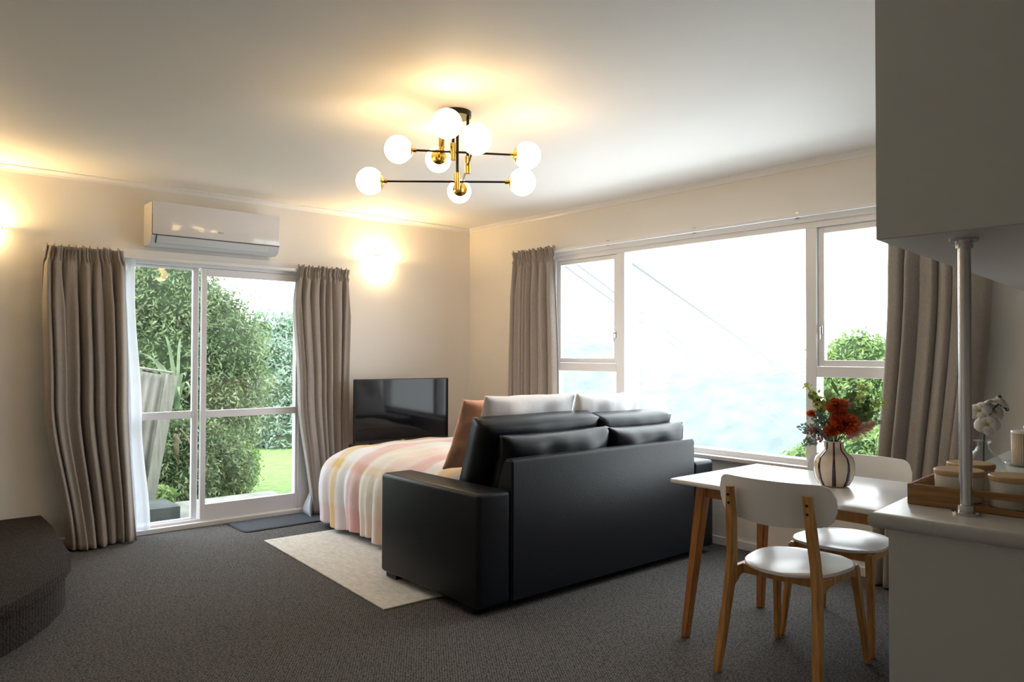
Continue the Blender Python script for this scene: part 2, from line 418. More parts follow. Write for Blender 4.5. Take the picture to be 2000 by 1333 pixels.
def cushion(name, sx, sy, sz, material, parent=None, loc=(0, 0, 0), rot=(0, 0, 0), n=22, pw=0.42, edge=0.18, wr=0.0, seed=0, ears=0.0):
    """pillow-like solid: sx wide, sz tall, sy thick; edge = share of thickness kept at the seam"""
    rs = np.random.default_rng(seed); ph = rs.uniform(0, 6.28, 6)
    V = []; F = []
    def prof(a): return max(0.0, 1 - abs(a) ** 2.6) ** pw
    for s in (1, -1):
        for j in range(n + 1):
            for i in range(n + 1):
                a = 2 * i / n - 1; b = 2 * j / n - 1
                t = prof(a) * prof(b); t = edge + (1 - edge) * t
                wx = wr * (math.sin(5 * a + 3 * b + ph[0]) + math.sin(9 * b - 4 * a + ph[1]) * .6 + math.sin(13 * a + ph[2]) * .4) * t
                pin = 1 - ears * (1 - abs(a) ** 3) * abs(b) ** 2 ; pin2 = 1 - ears * (1 - abs(b) ** 3) * abs(a) ** 2
                V.append((a * sx / 2 * pin2, s * sy / 2 * t + wx, b * sz / 2 * pin))
    m0 = (n + 1) ** 2
    for j in range(n):
        for i in range(n):
            q = (j * (n + 1) + i, j * (n + 1) + i + 1, (j + 1) * (n + 1) + i + 1, (j + 1) * (n + 1) + i)
            F.append(q[::-1]); F.append(tuple(k + m0 for k in q))
    per = [i for i in range(n)] + [(j) * (n + 1) + n for j in range(n)] + [n * (n + 1) + n - i for i in range(n)] + [(n - j) * (n + 1) for j in range(n)]
    for k in range(len(per)):
        a, b = per[k], per[(k + 1) % len(per)]
        F.append((a, b, b + m0, a + m0))
    me = bpy.data.meshes.new(name); me.from_pydata(V, [], F)
    bm = bmesh.new(); bm.from_mesh(me); bmesh.ops.recalc_face_normals(bm, faces=bm.faces); bm.to_mesh(me); bm.free()
    return obj(name, me, material, parent, smooth='all', loc=loc, rot=rot)

# ================================================================== the room
X0, Y0 = -1.35, -2.0
T = 0.14
struct = lambda name, bm, m, parent=None: tag(obj(name, bm, m, parent), kind='structure')
struct('floor', box(BM(), X0, XW, Y0, YW, -0.12, 0.0), M_CARPET)
struct('ceiling', box(BM(), X0 - T, XW + T, Y0 - T, YW + T, HC, HC + 0.12), M_CEIL)
DX0, DX1, DZ1 = 1.40, 2.84, 2.055       # door opening
b = BM(); box(b, X0 - T, DX0, YW, YW + T, -0.12, HC); box(b, DX1, XW + T, YW, YW + T, -0.12, HC); box(b, DX0, DX1, YW, YW + T, DZ1, HC); box(b, DX0, DX1, YW, YW + T, -0.12, 0.0)
struct('wall_back', b, M_WALL)
WY0, WY1, WZ0, WZ1 = 1.66, 4.80, 0.625, 2.205
b = BM(); box(b, XW, XW + T, Y0 - T, WY0, -0.12, HC); box(b, XW, XW + T, WY1, YW, -0.12, HC); box(b, XW, XW + T, WY0, WY1, -0.12, WZ0); box(b, XW, XW + T, WY0, WY1, WZ1, HC)
struct('wall_right', b, M_WALL)
struct('wall_left', box(BM(), X0 - T, X0, Y0, YW, -0.12, HC), M_WALL)
struct('wall_front', box(BM(), X0 - T, XW, Y0 - T, Y0, -0.12, HC), M_WALL)
def cornice(name, along, a0, a1, pos):
    b = BM(); prof = [(0, 0), (0.042, 0), (0.042, -0.008), (0.026, -0.014), (0.014, -0.026), (0.010, -0.040), (0, -0.040)]
    A = []; B = []
    for (d, z) in prof:
        if along == 'x': A.append(b.verts.new((a0, pos - d, HC + z))); B.append(b.verts.new((a1, pos - d, HC + z)))
        else: A.append(b.verts.new((pos - d, a0, HC + z))); B.append(b.verts.new((pos - d, a1, HC + z)))
    n = len(prof)
    for i in range(n): b.faces.new((A[i], A[(i + 1) % n], B[(i + 1) % n], B[i]))
    b.faces.new(A); b.faces.new(B[::-1])
    struct(name, b, M_TRIM)
cornice('trim_1', 'x', X0, XW, YW)
cornice('trim_2', 'y', Y0, YW, XW)
struct('baseboard_right', box(BM(), XW - 0.016, XW, 1.10, YW, 0, 0.058, 0.004), M_TRIM)
b = BM(); box(b, 0.97, DX0, YW - 0.016, YW, 0, 0.058, 0.004); box(b, DX1, XW - 0.016, YW - 0.016, YW, 0, 0.058, 0.004)
struct('baseboard_back', b, M_TRIM)

# ---- sliding door
D1 = sthing('door_1')
b = BM()
box(b, DX0, DX0 + 0.035, YW + 0.0, YW + 0.12, 0.0, DZ1, 0.003); box(b, DX1 - 0.035, DX1, YW + 0.0, YW + 0.12, 0.0, DZ1, 0.003)
box(b, DX0, DX1, YW + 0.0, YW + 0.12, DZ1 - 0.05, DZ1, 0.003)
obj('door_frame', b, M_ALU, D1)
b = BM(); box(b, DX0 - 0.03, DX1 + 0.02, YW - 0.028, YW + 0.13, 0.0, 0.038, 0.005); box(b, DX0, DX1, YW + 0.012, YW + 0.022, 0.038, 0.056); box(b, DX0, DX1, YW + 0.055, YW + 0.064, 0.038, 0.056)
obj('door_track', b, M_TRIM, D1)
b = BM(); box(b, DX0 - 0.05, DX1 + 0.05, YW - 0.02, YW, DZ1 - 0.03, DZ1 + 0.05, 0.004)
obj('head_architrave', b, M_TRIM, D1)
def door_leaf(x0, x1, y, zb, bot, top, stl, str_, tz0, tz1, name):
    b = BM(); t = 0.034
    box(b, x0, x0 + stl, y, y + t, zb, 2.003, 0.003); box(b, x1 - str_, x1, y, y + t, zb, 2.003, 0.003)
    box(b, x0 + stl, x1 - str_, y, y + t, zb, bot, 0.003); box(b, x0 + stl, x1 - str_, y, y + t, top, 2.003, 0.003)
    lf = obj(name, b, M_ALU, D1)
    b = BM(); box(b, x0 + stl, x1 - str_, y + .002, y + t - .002, tz0, tz1, 0.002); obj('transom_rail', b, M_ALU, lf)
    for (z0, z1) in ((bot, tz0), (tz1, top)):
        obj('pane', box(BM(), x0 + stl - .004, x1 - str_ + .004, y + t / 2 - .002, y + t / 2 + .002, z0 - .004, z1 + .004), M_PANE, lf)
    return lf
door_leaf(2.006, 2.812, YW + 0.010, 0.050, 0.165, 1.945, 0.040, 0.030, 0.836, 0.892, 'sliding_leaf')
door_leaf(1.435, 1.998, YW + 0.054, 0.050, 0.066, 1.985, 0.025, 0.045, 0.836, 0.892, 'fixed_leaf')
tag(D1, 'white aluminium sliding glass door onto the garden')

# ---- big window
W1 = sthing('window_1')
tag(W1, 'wide white wooden window with a large fixed centre pane and two side casements')
FX0, FX1 = XW + 0.005, XW + 0.10
b = BM()
box(b, FX0, FX1, WY0, WY1, WZ0, WZ0 + 0.04, 0.003); box(b, FX0, FX1, WY0, WY1, WZ1 - 0.045, WZ1, 0.003)
box(b, FX0, FX1, WY0, WY0 + 0.04, WZ0 + .04, WZ1 - .045, 0.003); box(b, FX0, FX1, WY1 - 0.04, WY1, WZ0 + .04, WZ1 - .045, 0.003)
obj('window_frame', b, M_TRIM, W1)
obj('mullion', box(BM(), FX0, FX1, 3.975, 4.060, WZ0 + .04, WZ1 - .045, 0.004), M_TRIM, W1)
obj('mullion', box(BM(), FX0, FX1, 2.372, 2.445, WZ0 + .04, WZ1 - .045, 0.004), M_TRIM, W1)
for (a0, a1) in ((4.060, WY1 - .04), (WY0 + .04, 2.372)):
    obj('transom', box(BM(), FX0, FX1, a0, a1, 1.200, 1.268, 0.003), M_TRIM, W1)
    s0, s1, z0, z1, sw = a0 + .004, a1 - .004, 1.270, WZ1 - .047, 0.038
    b = BM(); x0, x1 = FX0 + .02, FX0 + .06
    box(b, x0, x1, s0, s0 + sw, z0, z1, .003); box(b, x0, x1, s1 - sw, s1, z0, z1, .003); box(b, x0, x1, s0 + sw, s1 - sw, z0, z0 + sw, .003); box(b, x0, x1, s0 + sw, s1 - sw, z1 - sw, z1, .003)
    sash = obj('casement_sash', b, M_TRIM, W1)
    obj('pane', box(BM(), x0 + .018, x0 + .022, s0 + sw - .004, s1 - sw + .004, z0 + sw - .004, z1 - sw + .004), M_PANE, sash)
    obj('pane', box(BM(), FX0 + .04, FX0 + .044, a0, a1, WZ0 + .04, 1.2), M_PANE, W1)
    # latch beside the mullion
    ly = s0 + sw / 2 if a0 > 3 else s1 - sw / 2
    b = BM(); box(b, x0 - .012, x0, ly - .012, ly + .012, 1.475, 1.53, .003); cyl(b, (x0 - .012, ly, 1.515), (x0 - .03, ly, 1.515), .006, seg=8); box(b, x0 - .034, x0 - .026, ly - .007, ly + .007, 1.44, 1.522, .002)
    obj('latch', b, M_CHROME, sash)
obj('pane', box(BM(), FX0 + .045, FX0 + .05, 2.445, 3.975, WZ0 + .04, WZ1 - .045), M_PANE, W1)
obj('window_sill', box(BM(), XW - 0.055, XW + 0.02, WY0 - .05, WY1 + .05, 0.600, 0.628, .005), M_TRIM, W1)
b = BM(); box(b, XW - 0.016, XW + .004, WY0 - .05, WY1 + .05, WZ1 - .005, WZ1 + .055, .003); box(b, XW - 0.016, XW + .004, WY0 - .05, WY0 + .004, .628, WZ1 - .005, .003); box(b, XW - 0.016, XW + .004, WY1 - .004, WY1 + .05, .628, WZ1 - .005, .003)
obj('architrave', b, M_TRIM, W1)

# ================================================================== kitchen peninsula
TIP = Vector((2.049, 0.910, 0)); U = Vector((0.9947, 0.1035, 0)); Vb = Vector((0.095, -0.9955, 0)); Vc = Vector((-0.01, -1, 0))
def quad(t, a0, a1, c0, c1, V): return [t + U * a0 + V * c0, t + U * a1 + V * c0, t + U * a1 + V * c1, t + U * a0 + V * c1]
LEN = (XW - 2.20) / U.x
BH = 0.92
def to_wall(p):
    return p if p.x < XW - .001 else Vector((XW - .001, p.y, 0))
b = BM(); prism(b, [to_wall(p) for p in quad(TIP, 0, LEN + .2, 0, 0.66, Vb)], BH - 0.042, BH, 0.016, 4)
tag(obj('kitchen_benchtop', b, M_BENCH, smooth=True), 'pale grey laminate benchtop with rounded edge carrying the wooden tray', 'benchtop')
b = BM(); prism(b, [to_wall(p) for p in quad(TIP, 0.025, LEN + .2, 0.045, 0.64, Vb)], 0.0, BH - 0.042)
cabn = obj('bench_cabinet', b, M_CAB)
tag(cabn, 'plain white painted cabinet end panel under the kitchen benchtop', 'cabinet')
CT = Vector((2.072, 0.893, 0)); CB = 1.65
b = BM(); prism(b, [to_wall(p) for p in quad(CT, 0, LEN + .25, 0, 0.62, Vc)], CB, HC - .001, 0.003, 1)
tag(obj('overhead_cabinet', b, M_CAB), 'boxy white overhead kitchen cabinet hanging from the ceiling', 'cabinet')
pp = thing('support_pole', 'round steel pole between the benchtop and the overhead cabinet', 'pole', (2.216, 0.726, BH))
b = BM(); cyl(b, (0, 0, 0.004), (0, 0, CB - BH - 0.004), 0.0155, seg=24); obj('tube', b, M_CHROME, pp, smooth=True)
for z0, z1 in ((0, 0.007), (CB - BH - 0.007, CB - BH)):
    b = BM(); cyl(b, (0, 0, z0), (0, 0, z1), 0.035, seg=28); zz = (z1, z1 + .018) if z0 == 0 else (z0 - .018, z0); cyl(b, (0, 0, zz[0]), (0, 0, zz[1]), 0.021, seg=24)
    fl = obj('flange', b, M_CHROME, pp, smooth=True)
    for k in range(3):
        a = k * 2 * PI / 3 + .4; zc = z1 if z0 == 0 else z0; s = 1 if z0 == 0 else -1
        b = BM(); cyl(b, (.028 * math.cos(a), .028 * math.sin(a), zc), (.028 * math.cos(a), .028 * math.sin(a), zc + s * .002), .004, seg=10); obj('screw', b, M_CHROME, fl)

# ---- carpeted step at the left
pts_px = [(85, 1006), (101, 1027), (121, 1058), (135, 1079), (140, 1090), (139, 1098), (128, 1112), (102, 1133), (52, 1163), (0, 1188), (-60, 1212)]
SH = 0.236
outl = [PZ(x, y, SH) for x, y in pts_px]
outl[0].y = YW - .002; outl[0].x = 0.955
body = [Vector((p.x, p.y, 0)) for p in outl]
def inset(pts, d):
    out = []
    for i, p in enumerate(pts):
        t = (pts[min(i + 1, len(pts) - 1)] - pts[max(i - 1, 0)]).normalized(); nrm = Vector((t.y, -t.x, 0))
        out.append(p + nrm * d)
    return out
far = [Vector((X0 + .002, outl[-1].y, 0)), Vector((X0 + .002, YW - .002, 0))]
st = thing('carpet_step', 'dark carpeted stair step with rounded corner beside the left curtain', 'step', (0, 0, 0))
rim = inset(body, 0.0)
b = BM(); prism(b, rim + far, SH - 0.05, SH, 0.022, 4); obj('tread', b, M_STEPC, st, smooth=True)
ins = [p + (Vector((0.2, 5.4, 0)) - p).normalized() * 0.035 for p in body]; ins[0].y = YW - .002
ins = [Vector((p.x, min(p.y, YW - .002), 0)) for p in ins]
b = BM(); prism(b, ins + [Vector((X0 + .002, ins[-1].y, 0)), far[1]], 0, SH - 0.05); obj('riser', b, M_STEPC, st, smooth=True)

# ================================================================== curtains and rails
def curtain(name, axis, a0, a1, wall_pos, z0, z1, folds, amp, label, edges=None, flare=0.0, material=None, seed=0, head=True, nu=None, phase=0.0):
    """axis 'x': hangs along x in front of the back wall (towards -y); 'y': along y in front of the right wall (towards -x)"""
    rs = np.random.default_rng(seed)
    nu = nu or folds * 34; nv = 70
    wd = rs.uniform(.6, 1.5, folds); cum = np.concatenate([[0], np.cumsum(wd)]) / wd.sum()
    am = rs.uniform(.55, 1.35, folds); ph2 = rs.uniform(0, 6.28, 6); drift = rs.uniform(-.35, .35, folds + 1); drift[0] = drift[-1] = 0
    def shape(u, v):        # u 0..1 across, v 0..1 from bottom to top
        z = z0 + (z1 - z0) * v
        hh = z1 - z                       # distance below the top
        e0, e1 = (edges(v) if edges else (0.0, 0.0))
        A0, A1 = a0 + e0, a1 + e1
        low = 1 - v
        k = int(min(max(np.searchsorted(cum, u, side='right') - 1, 0), folds - 1))
        t = (u - cum[k]) / (cum[k + 1] - cum[k])
        gath = min(1.0, max(0.0, (hh - .06) / .35))
        th = 2 * PI * t
        w0 = am[k - 1] if k > 0 else am[0]; w1 = am[k + 1] if k < folds - 1 else am[-1]
        q = am[k] * .6 + .4 * ((1 - t) * w0 + t * w1)
        c = math.cos(th + .5 * math.sin(th + ph2[k % 6]) * gath)
        d = amp * (0.40 + 0.60 * gath) * (-c * q + .22 * math.sin(2 * th + ph2[(k + 2) % 6] + 1.2 * low)) * (1 + .25 * low)
        dr = ((1 - t) * drift[k] + t * drift[k + 1]) * amp * 1.3 * low
        along = A0 + (A1 - A0) * u + dr - amp * .42 * math.sin(th) * gath * q
        if head and hh < 0.10:
            tt = 1 - hh / .10
            fr = 2 * PI * folds * 3.1 * u
            ruff = math.sin(fr + 1.7 * math.sin(3.3 * u * folds))
            band = math.exp(-((hh - .055) / .018) ** 2)
            d = d * (.45 + .25 * tt) - .014 * band + .017 * ruff * (0.30 + 1.3 * abs(tt - .45))
            along += .007 * math.cos(fr * 1.0 + 2 * u) * tt
            z += (.007 * math.sin(fr * .5 + 1.0) + .004 * math.sin(fr)) * tt ** 2
        if flare:
            hb = z - z0
            if hb < 0.34: d += flare * (1 - hb / .34) ** 1.7 * (0.65 + .6 * math.sin(th * .5 + ph2[0] + k))
        if axis == 'x': return (along, wall_pos - d, z)
        return (wall_pos - d, along, z)
    o = grid_obj(name, nu, nv, shape, material or M_CURT)
    md = o.modifiers.new('cloth', 'SOLIDIFY'); md.thickness = 0.003; md.offset = 0
    tag(o, label, 'curtain')
    return o
G_C = 'taupe linen curtains'
def lerp_tab(tab):
    def f(v):
        for (va, a, b), (vb, a2, b2) in zip(tab, tab[1:]):
            if va <= v <= vb:
                t = (v - va) / (vb - va); t = t * t * (3 - 2 * t); return a + (a2 - a) * t, b + (b2 - b) * t
        return tab[-1][1:]
    return f
# left curtain of the door
c = curtain('curtain', 'x', 0.935, 1.405, 5.862, 0.012, 2.068, 7, 0.050, 'taupe curtain left of the glass door, pooling on the floor by the step',
        lerp_tab([(0, .15, .09), (.5, .012, .045), (.93, -.015, .025), (1, 0, 0)]), flare=0.07, seed=3)
c['group'] = G_C
c = curtain('curtain', 'x', 2.735, 3.205, 5.868, 0.012, 2.070, 7, 0.042, 'taupe curtain right of the glass door, next to the television',
        lerp_tab([(0, .14, -.02), (.5, .02, -.01), (.85, -.03, .005), (1, 0, 0)]), flare=0.03, seed=11)
c['group'] = G_C
c = curtain('curtain', 'y', 4.655, 5.205, 4.500, 0.012, 2.268, 7, 0.038, 'taupe curtain at the far end of the wide window, near the room corner',
        lerp_tab([(0, -.05, .03), (.5, -.035, .02), (.93, 0, 0), (1, 0, 0)]), flare=0.0, seed=5)
c['group'] = G_C
c = curtain('curtain', 'y', 1.36, 1.885, 4.500, 0.012, 2.268, 6, 0.046, 'taupe curtain at the kitchen end of the wide window, behind the steel pole',
        lerp_tab([(0, .14, .10), (.8, .0, .0), (1, 0, 0)]), flare=0.0, seed=9)
c['group'] = G_C
# sheers
c = curtain('sheer_curtain', 'x', 1.40, 1.512, 5.945, 0.045, 2.03, 3, 0.014, 'white sheer voile curtain bunched at the left of the glass door',
        lerp_tab([(0, .03, .125), (.4, 0, .06), (.9, -.02, .0), (1, 0, 0)]), material=M_SHEER, seed=2, head=False)
c = curtain('sheer_curtain', 'x', 2.79, 3.02, 5.942, 0.013, 2.03, 5, 0.012, 'white sheer voile hem showing under the right door curtain',
        lerp_tab([(0, -.005, .0), (.10, .085, 0), (.3, .085, 0), (1, .06, 0)]), flare=0.20, material=M_SHEER, seed=8, head=False)

def rail(axis, a0, a1, pos, z, label, brk):
    t = thing('curtain_rail', label, 'curtain rail', (0, 0, 0))
    b = BM()
    if axis == 'x': box(b, a0, a1, pos - .010, pos + .010, z - .012, z + .012, .003)
    else: box(b, pos - .010, pos + .010, a0, a1, z - .012, z + .012, .003)
    obj('track', b, M_TRIM, t)
    for a in brk:
        b = BM()
        if axis == 'x': box(b, a - .012, a + .012, pos + .008, YW - .0, z - .006, z + .010, .002); box(b, a - .012, a + .012, YW - .004, YW, z - .01, z + .035, .001)
        else: box(b, pos + .008, XW, a - .012, a + .012, z - .006, z + .010, .002); box(b, XW - .022, XW - .016, a - .014, a + .014, z - .01, z + .035, .001)
        obj('bracket', b, M_CHROME, t)
rail('x', 0.93, 3.22, 5.905, 2.035, 'white curtain rail above the sliding glass door', (1.0, 1.44, 2.10, 3.1))
rail('y', 1.36, 5.21, 4.545, 2.238, 'white curtain rail above the wide window', (1.45, 2.487, 3.292, 4.131, 5.1))

# ================================================================== air conditioner
ac = thing('air_conditioner', 'white wall mounted split air conditioner above the glass door', 'air conditioner', (2.06, YW, 2.30))
AL = 0.478
def acprof(bm, x0, x1, pr):
    A = [bm.verts.new((x0, y, z)) for y, z in pr]; B = [bm.verts.new((x1, y, z)) for y, z in pr]; n = len(pr)
    for i in range(n): bm.faces.new((A[i], A[(i + 1) % n], B[(i + 1) % n], B[i]))
    bm.faces.new(A); bm.faces.new(B[::-1]); return bm
acprof_pts = [(0, .137), (-.185, .137), (-.195, .130), (-.197, .10), (-.197, -.098), (-.192, -.104), (-.165, -.155), (-.13, -.172), (-.02, -.172), (0, -.16)]
b = acprof(BM(), -AL, AL, acprof_pts); obj('housing', b, M_PLASTIC2, ac, smooth=True)
b = BM(); box(b, -AL + .002, AL - .002, -.209, -.196, -.098, .139, .004, 3); obj('front_panel', b, M_PLASTIC, ac, smooth=True)
for s in (-1, 1):
    b = acprof(BM(), s * AL - (.002 if s > 0 else .004), s * AL + (.004 if s > 0 else .002), acprof_pts); obj('end_cap', b, M_PLASTIC, ac, smooth=True)
b = acprof(BM(), -AL + .035, AL - .085, [(-.1925, -.108), (-.1975, -.106), (-.172, -.156), (-.167, -.158)]); fl = obj('flap', b, M_PLASTIC2, ac)
b = BM(); box(b, -AL, AL, -.1975, -.19, -.104, -.099); obj('panel_gap', b, M_SEAM, ac)
b = acprof(BM(), -AL + .033, AL - .083, [(-.163, -.1555), (-.167, -.1535), (-.1690, -.1565), (-.165, -.1585)]); obj('flap_gap', b, M_SEAM, ac)
b = acprof(BM(), -AL + .030, -AL + .034, [(-.1975, -.104), (-.1925, -.104), (-.165, -.158), (-.170, -.160)]); obj('flap_end_gap', b, M_SEAM, ac)
b = BM()
for k, wd in enumerate((.007, .005, .006, .004, .007)): box(b, -.012 + k * .008, -.012 + k * .008 + wd * .8, -.2105, -.209, -.048, -.040)
obj('maker_mark', b, mat('grey_print', (.28, .27, .27), .5), ac)

# ================================================================== sconces
def sconce(x, z, label):
    s = thing('wall_sconce', label, 'wall lamp', (x, YW, z), group='frosted uplight sconces')
    b = BM(); box(b, -.05, .05, -.015, 0, -.10, .06, .006); obj('backplate', b, M_TRIM, s)
    R = .135; nu, nv = 28, 12
    V = []; F = []
    for j in range(nv + 1):
        t = j / nv; ph = t * PI / 2
        rr = R * math.sin(ph) ** .85 if j else 0.004; zz = -.165 * math.cos(ph)
        for i in range(nu + 1):
            a = PI * i / nu
            V.append((rr * math.cos(a), -.004 - rr * .85 * math.sin(a), zz))
    for j in range(nv):
        for i in range(nu):
            F.append((j * (nu + 1) + i, j * (nu + 1) + i + 1, (j + 1) * (nu + 1) + i + 1, (j + 1) * (nu + 1) + i))
    me = bpy.data.meshes.new('glass_bowl'); me.from_pydata(V, [], F); o = obj('glass_bowl', me, M_SCONCE, s, smooth='all')
    md = o.modifiers.new('t', 'SOLIDIFY'); md.thickness = .004
    b = BM(); sphere(b, (0, -.055, -.01), .022, 16, 10); cyl(b, (0, -.055, -.05), (0, -.055, -.012), .013, seg=12); obj('bulb', b, M_BULB, s, smooth='all')
    for (a, zz, rf) in ((.10, -.008, 1.0), (PI - .10, -.008, 1.0), (PI * .45, -.10, .86)):
        p = Vector((R * rf * math.cos(a), -.004 - R * rf * .85 * math.sin(a), zz)); d = Vector((math.cos(a), -math.sin(a), 0))
        b = BM(); cyl(b, p - d * .004, p + d * .012, .006, seg=10); obj('clip', b, M_CHROME, s)
    return s
sconce(3.560, 2.175, 'lit frosted glass sconce on the back wall near the room corner')
sconce(0.560, 2.175, 'lit frosted glass sconce on the back wall left of the curtain, half out of view')

# ================================================================== chandelier
CC = PZ(891, 219, HC)
ch = thing('chandelier', 'black and brass ceiling light with eight glowing white globes', 'ceiling light', (0, 0, 0))
b = BM(); cyl(b, (CC.x, CC.y, HC - .028), (CC.x, CC.y, HC), .078, seg=40); obj('canopy', b, M_BLACKMETAL, ch, smooth=True)
arms = [  # joint z, near/left globe px, far/right globe px, joint position along, stem px
    (2.380, (778, 292), (1030, 304), 885, 'A'),
    (2.240, (722, 354), (1020, 356), 893, 'B'),
    (2.415, (873, 242), (856, 312), 863, 'C'),
    (2.315, (930, 272), (897, 374), 913, 'D')]
GR = 0.071
rt = Vector((math.cos(YAW), -math.sin(YAW), 0)); fwd = Vector((math.sin(YAW), math.cos(YAW), 0))
def pxx(P):
    d = Vector(P) - Vector(CAM); fw = d.dot(_F); return 1000 + F_PX * d.dot(_r) / fw
for (z, g0, g1, jx, nm) in arms:
    P0 = PZ(*g0, z); P1 = PZ(*g1, z)
    if nm in 'AB':
        lo, hi = 0.0, 1.0
        for _ in range(40):
            mid = (lo + hi) / 2
            if pxx(P0.lerp(P1, mid)) < jx: lo = mid
            else: hi = mid
        J = P0.lerp(P1, lo)
    else:
        # stem comes down from the canopy: joint is where the arm passes the canopy depth
        dep = (Vector((CC.x, CC.y, 0)) ).dot(fwd); d0 = P0.dot(fwd); d1 = P1.dot(fwd); t = (dep - d0) / (d1 - d0); J = P0.lerp(P1, t)
    off = Vector((J.x - CC.x, J.y - CC.y, 0))
    if off.length > .07: off = off.normalized() * .07
    top = Vector((CC.x + off.x, CC.y + off.y, HC - .026))
    J2 = Vector((top.x, top.y, z))
    dr = (P1 - P0).normalized()
    # shift the arm so that it really passes its stem
    P0s = P0 + (J2 - J) * .0; P1s = P1
    b = BM(); cyl(b, top, (J.x, J.y, z + .03), .0075, seg=12); obj('stem', b, M_BLACKMETAL, ch, smooth=True)
    b = BM(); cyl(b, (J.x, J.y, z - .042), (J.x, J.y, z + .045), .0155, seg=20); obj('brass_joint', b, M_BRASS, ch, smooth=True)
    b = BM(); cyl(b, P0 + dr * (GR + .004), P1 - dr * (GR + .004), .0055, seg=10); obj('arm', b, M_BLACKMETAL, ch, smooth=True)
    for P, s in ((P0, 1), (P1, -1)):
        b = BM(); sphere(b, P, GR, 32, 20); gl = obj('globe', b, M_GLOBE, ch, smooth='all')
        # brass cup hugging the globe on the arm side
        x, y = frame_of(dr); b = BM(); rings = []
        for q in range(6):
            a = math.radians(2 + q * 6.6); rr = (GR + .004) * math.sin(a); hh = (GR + .004) * math.cos(a)
            rings.append([b.verts.new(P + dr * s * hh + (x * math.cos(2 * PI * k / 24) + y * math.sin(2 * PI * k / 24)) * rr) for k in range(24)])
        for A_, B_ in zip(rings, rings[1:]):
            for k in range(24): b.faces.new((A_[k], A_[(k + 1) % 24], B_[(k + 1) % 24], B_[k]))
        b.faces.new(rings[0]); cyl(b, P + dr * s * (GR + .002), P + dr * s * (GR + .020), .011, seg=14)
        obj('brass_cup', b, M_BRASS, gl, smooth=True)

# ================================================================== television on its unit
tv = thing('television', 'black flat screen television standing beyond the foot of the bed', 'television', (0, 0, 0))
PL = PD(693, 742, 6.34); PR = PD(876, 738, 6.87)
wv = Vector((PR.x - PL.x, PR.y - PL.y, 0)); TW = wv.length; ang = math.atan2(wv.y, wv.x)
tv.location = (PL.x, PL.y, 0); tv.rotation_euler = (0, 0, ang)
TZ1 = (PL.z + PR.z) / 2; TZ0 = TZ1 - .545
b = BM(); box(b, 0, TW, 0, .035, TZ0, TZ1, .004); box(b, .15, TW - .15, .035, .07, TZ0 + .05, TZ0 + .33, .01); obj('body', b, M_TVBODY, tv)
b = BM(); box(b, .008, TW - .008, -.0025, 0, TZ0 + .022, TZ1 - .008); obj('screen', b, M_SCREEN, tv)
b = BM()
for k, wd in enumerate((.008, .009, .008, .007)): box(b, TW / 2 - .022 + k * .011, TW / 2 - .022 + k * .011 + wd, -.0015, 0, TZ0 + .007, TZ0 + .015)
obj('maker_mark', b, mat('silver_print', (.5, .5, .52), .3, metal=.8), tv)
UZ = TZ0 - .035
for fx in (.16, TW - .16):
    b = BM(); box(b, fx - .02, fx + .02, -.07, .10, UZ, UZ + .012, .004); box(b, fx - .012, fx + .012, .005, .03, UZ + .01, TZ0 + .03); obj('foot', b, M_TVBODY, tv)
un = thing('tv_unit', 'low brown wooden unit under the television, mostly hidden by the bed', 'cabinet', (3.70, 5.75, 0))
b = BM(); box(b, -.45, .62, -.19, .20, UZ - .03, UZ, .003); obj('top', b, M_TVUNIT, un)
for sx in (-.43, .60): b = BM(); box(b, sx - .015, sx + .015, -.12, .195, 0, UZ - .03); obj('side_panel', b, M_TVUNIT, un)
b = BM(); box(b, -.415, .585, -.12, .195, .10, .13); obj('shelf', b, M_TVUNIT, un)

# ================================================================== sofa bed
SX0, SX1, SYB, SYF = 2.372, 4.415, 2.992, 3.942
so = thing('sofa_bed', 'black leather sofa bed seen from behind, opened out into a bed', 'sofa', (0, 0, 0))
AW = .218
for (x0, x1, nm) in ((SX0, SX0 + AW, 'n'), (SX1 - AW, SX1, 'f')):
    b = BM(); box(b, x0, x1, SYB + .004, SYF, .042, .628, .026, 4); obj('armrest', b, M_LEATHER, so, smooth=True)
    b = BM()
    for y in (SYB + .02, SYF - .13):
        box(b, x0 + .03, x0 + .13, y, y + .11, 0.0, .06, .004)
    for y in (SYB + .02, SYF - .13):
        b2 = BM(); box(b2, x0 + .03, x0 + .12, y + (.06 if y < 3.4 else .0), y + (.16 if y < 3.4 else .11), 0.0 if y < 3.4 else .0095, .06, .004); obj('foot', b2, M_TVBODY, so)
    b.free()
    # piping along the arm's outer top edge
    b = BM(); tube(b, [(x0 + .008, SYB + .03, .612), (x0 + .008, SYF - .03, .612)], .004, 6); obj('piping', b, M_LEATHER, so, smooth='all')
BX0, BX1 = SX0 + AW + .003, SX1 - AW - .003
b = BM()
prof = [(SYB, .05), (SYB, .765), (SYB + .012, .782), (SYB + .055, .786), (SYB + .075, .770), (SYB + .20, .45), (SYB + .20, .05)]
A_ = [b.verts.new((BX0, y, z)) for y, z in prof]; B_ = [b.verts.new((BX1, y, z)) for y, z in prof]
for i in range(len(prof)): b.faces.new((A_[i], A_[(i + 1) % len(prof)], B_[(i + 1) % len(prof)], B_[i]))
b.faces.new(A_); b.faces.new(B_[::-1])
bmesh.ops.bevel(b, geom=[e for e in b.edges if abs(e.verts[0].co.x - e.verts[1].co.x) < 1e-5], offset=.010, segments=3, affect='EDGES')
obj('back_panel', b, M_LEATHER, so, smooth=True)
b = BM(); box(b, BX0, BX1, SYB + .21, SYF - .05, .12, .40, .02); obj('seat_base', b, M_LEATHER, so, smooth=True)
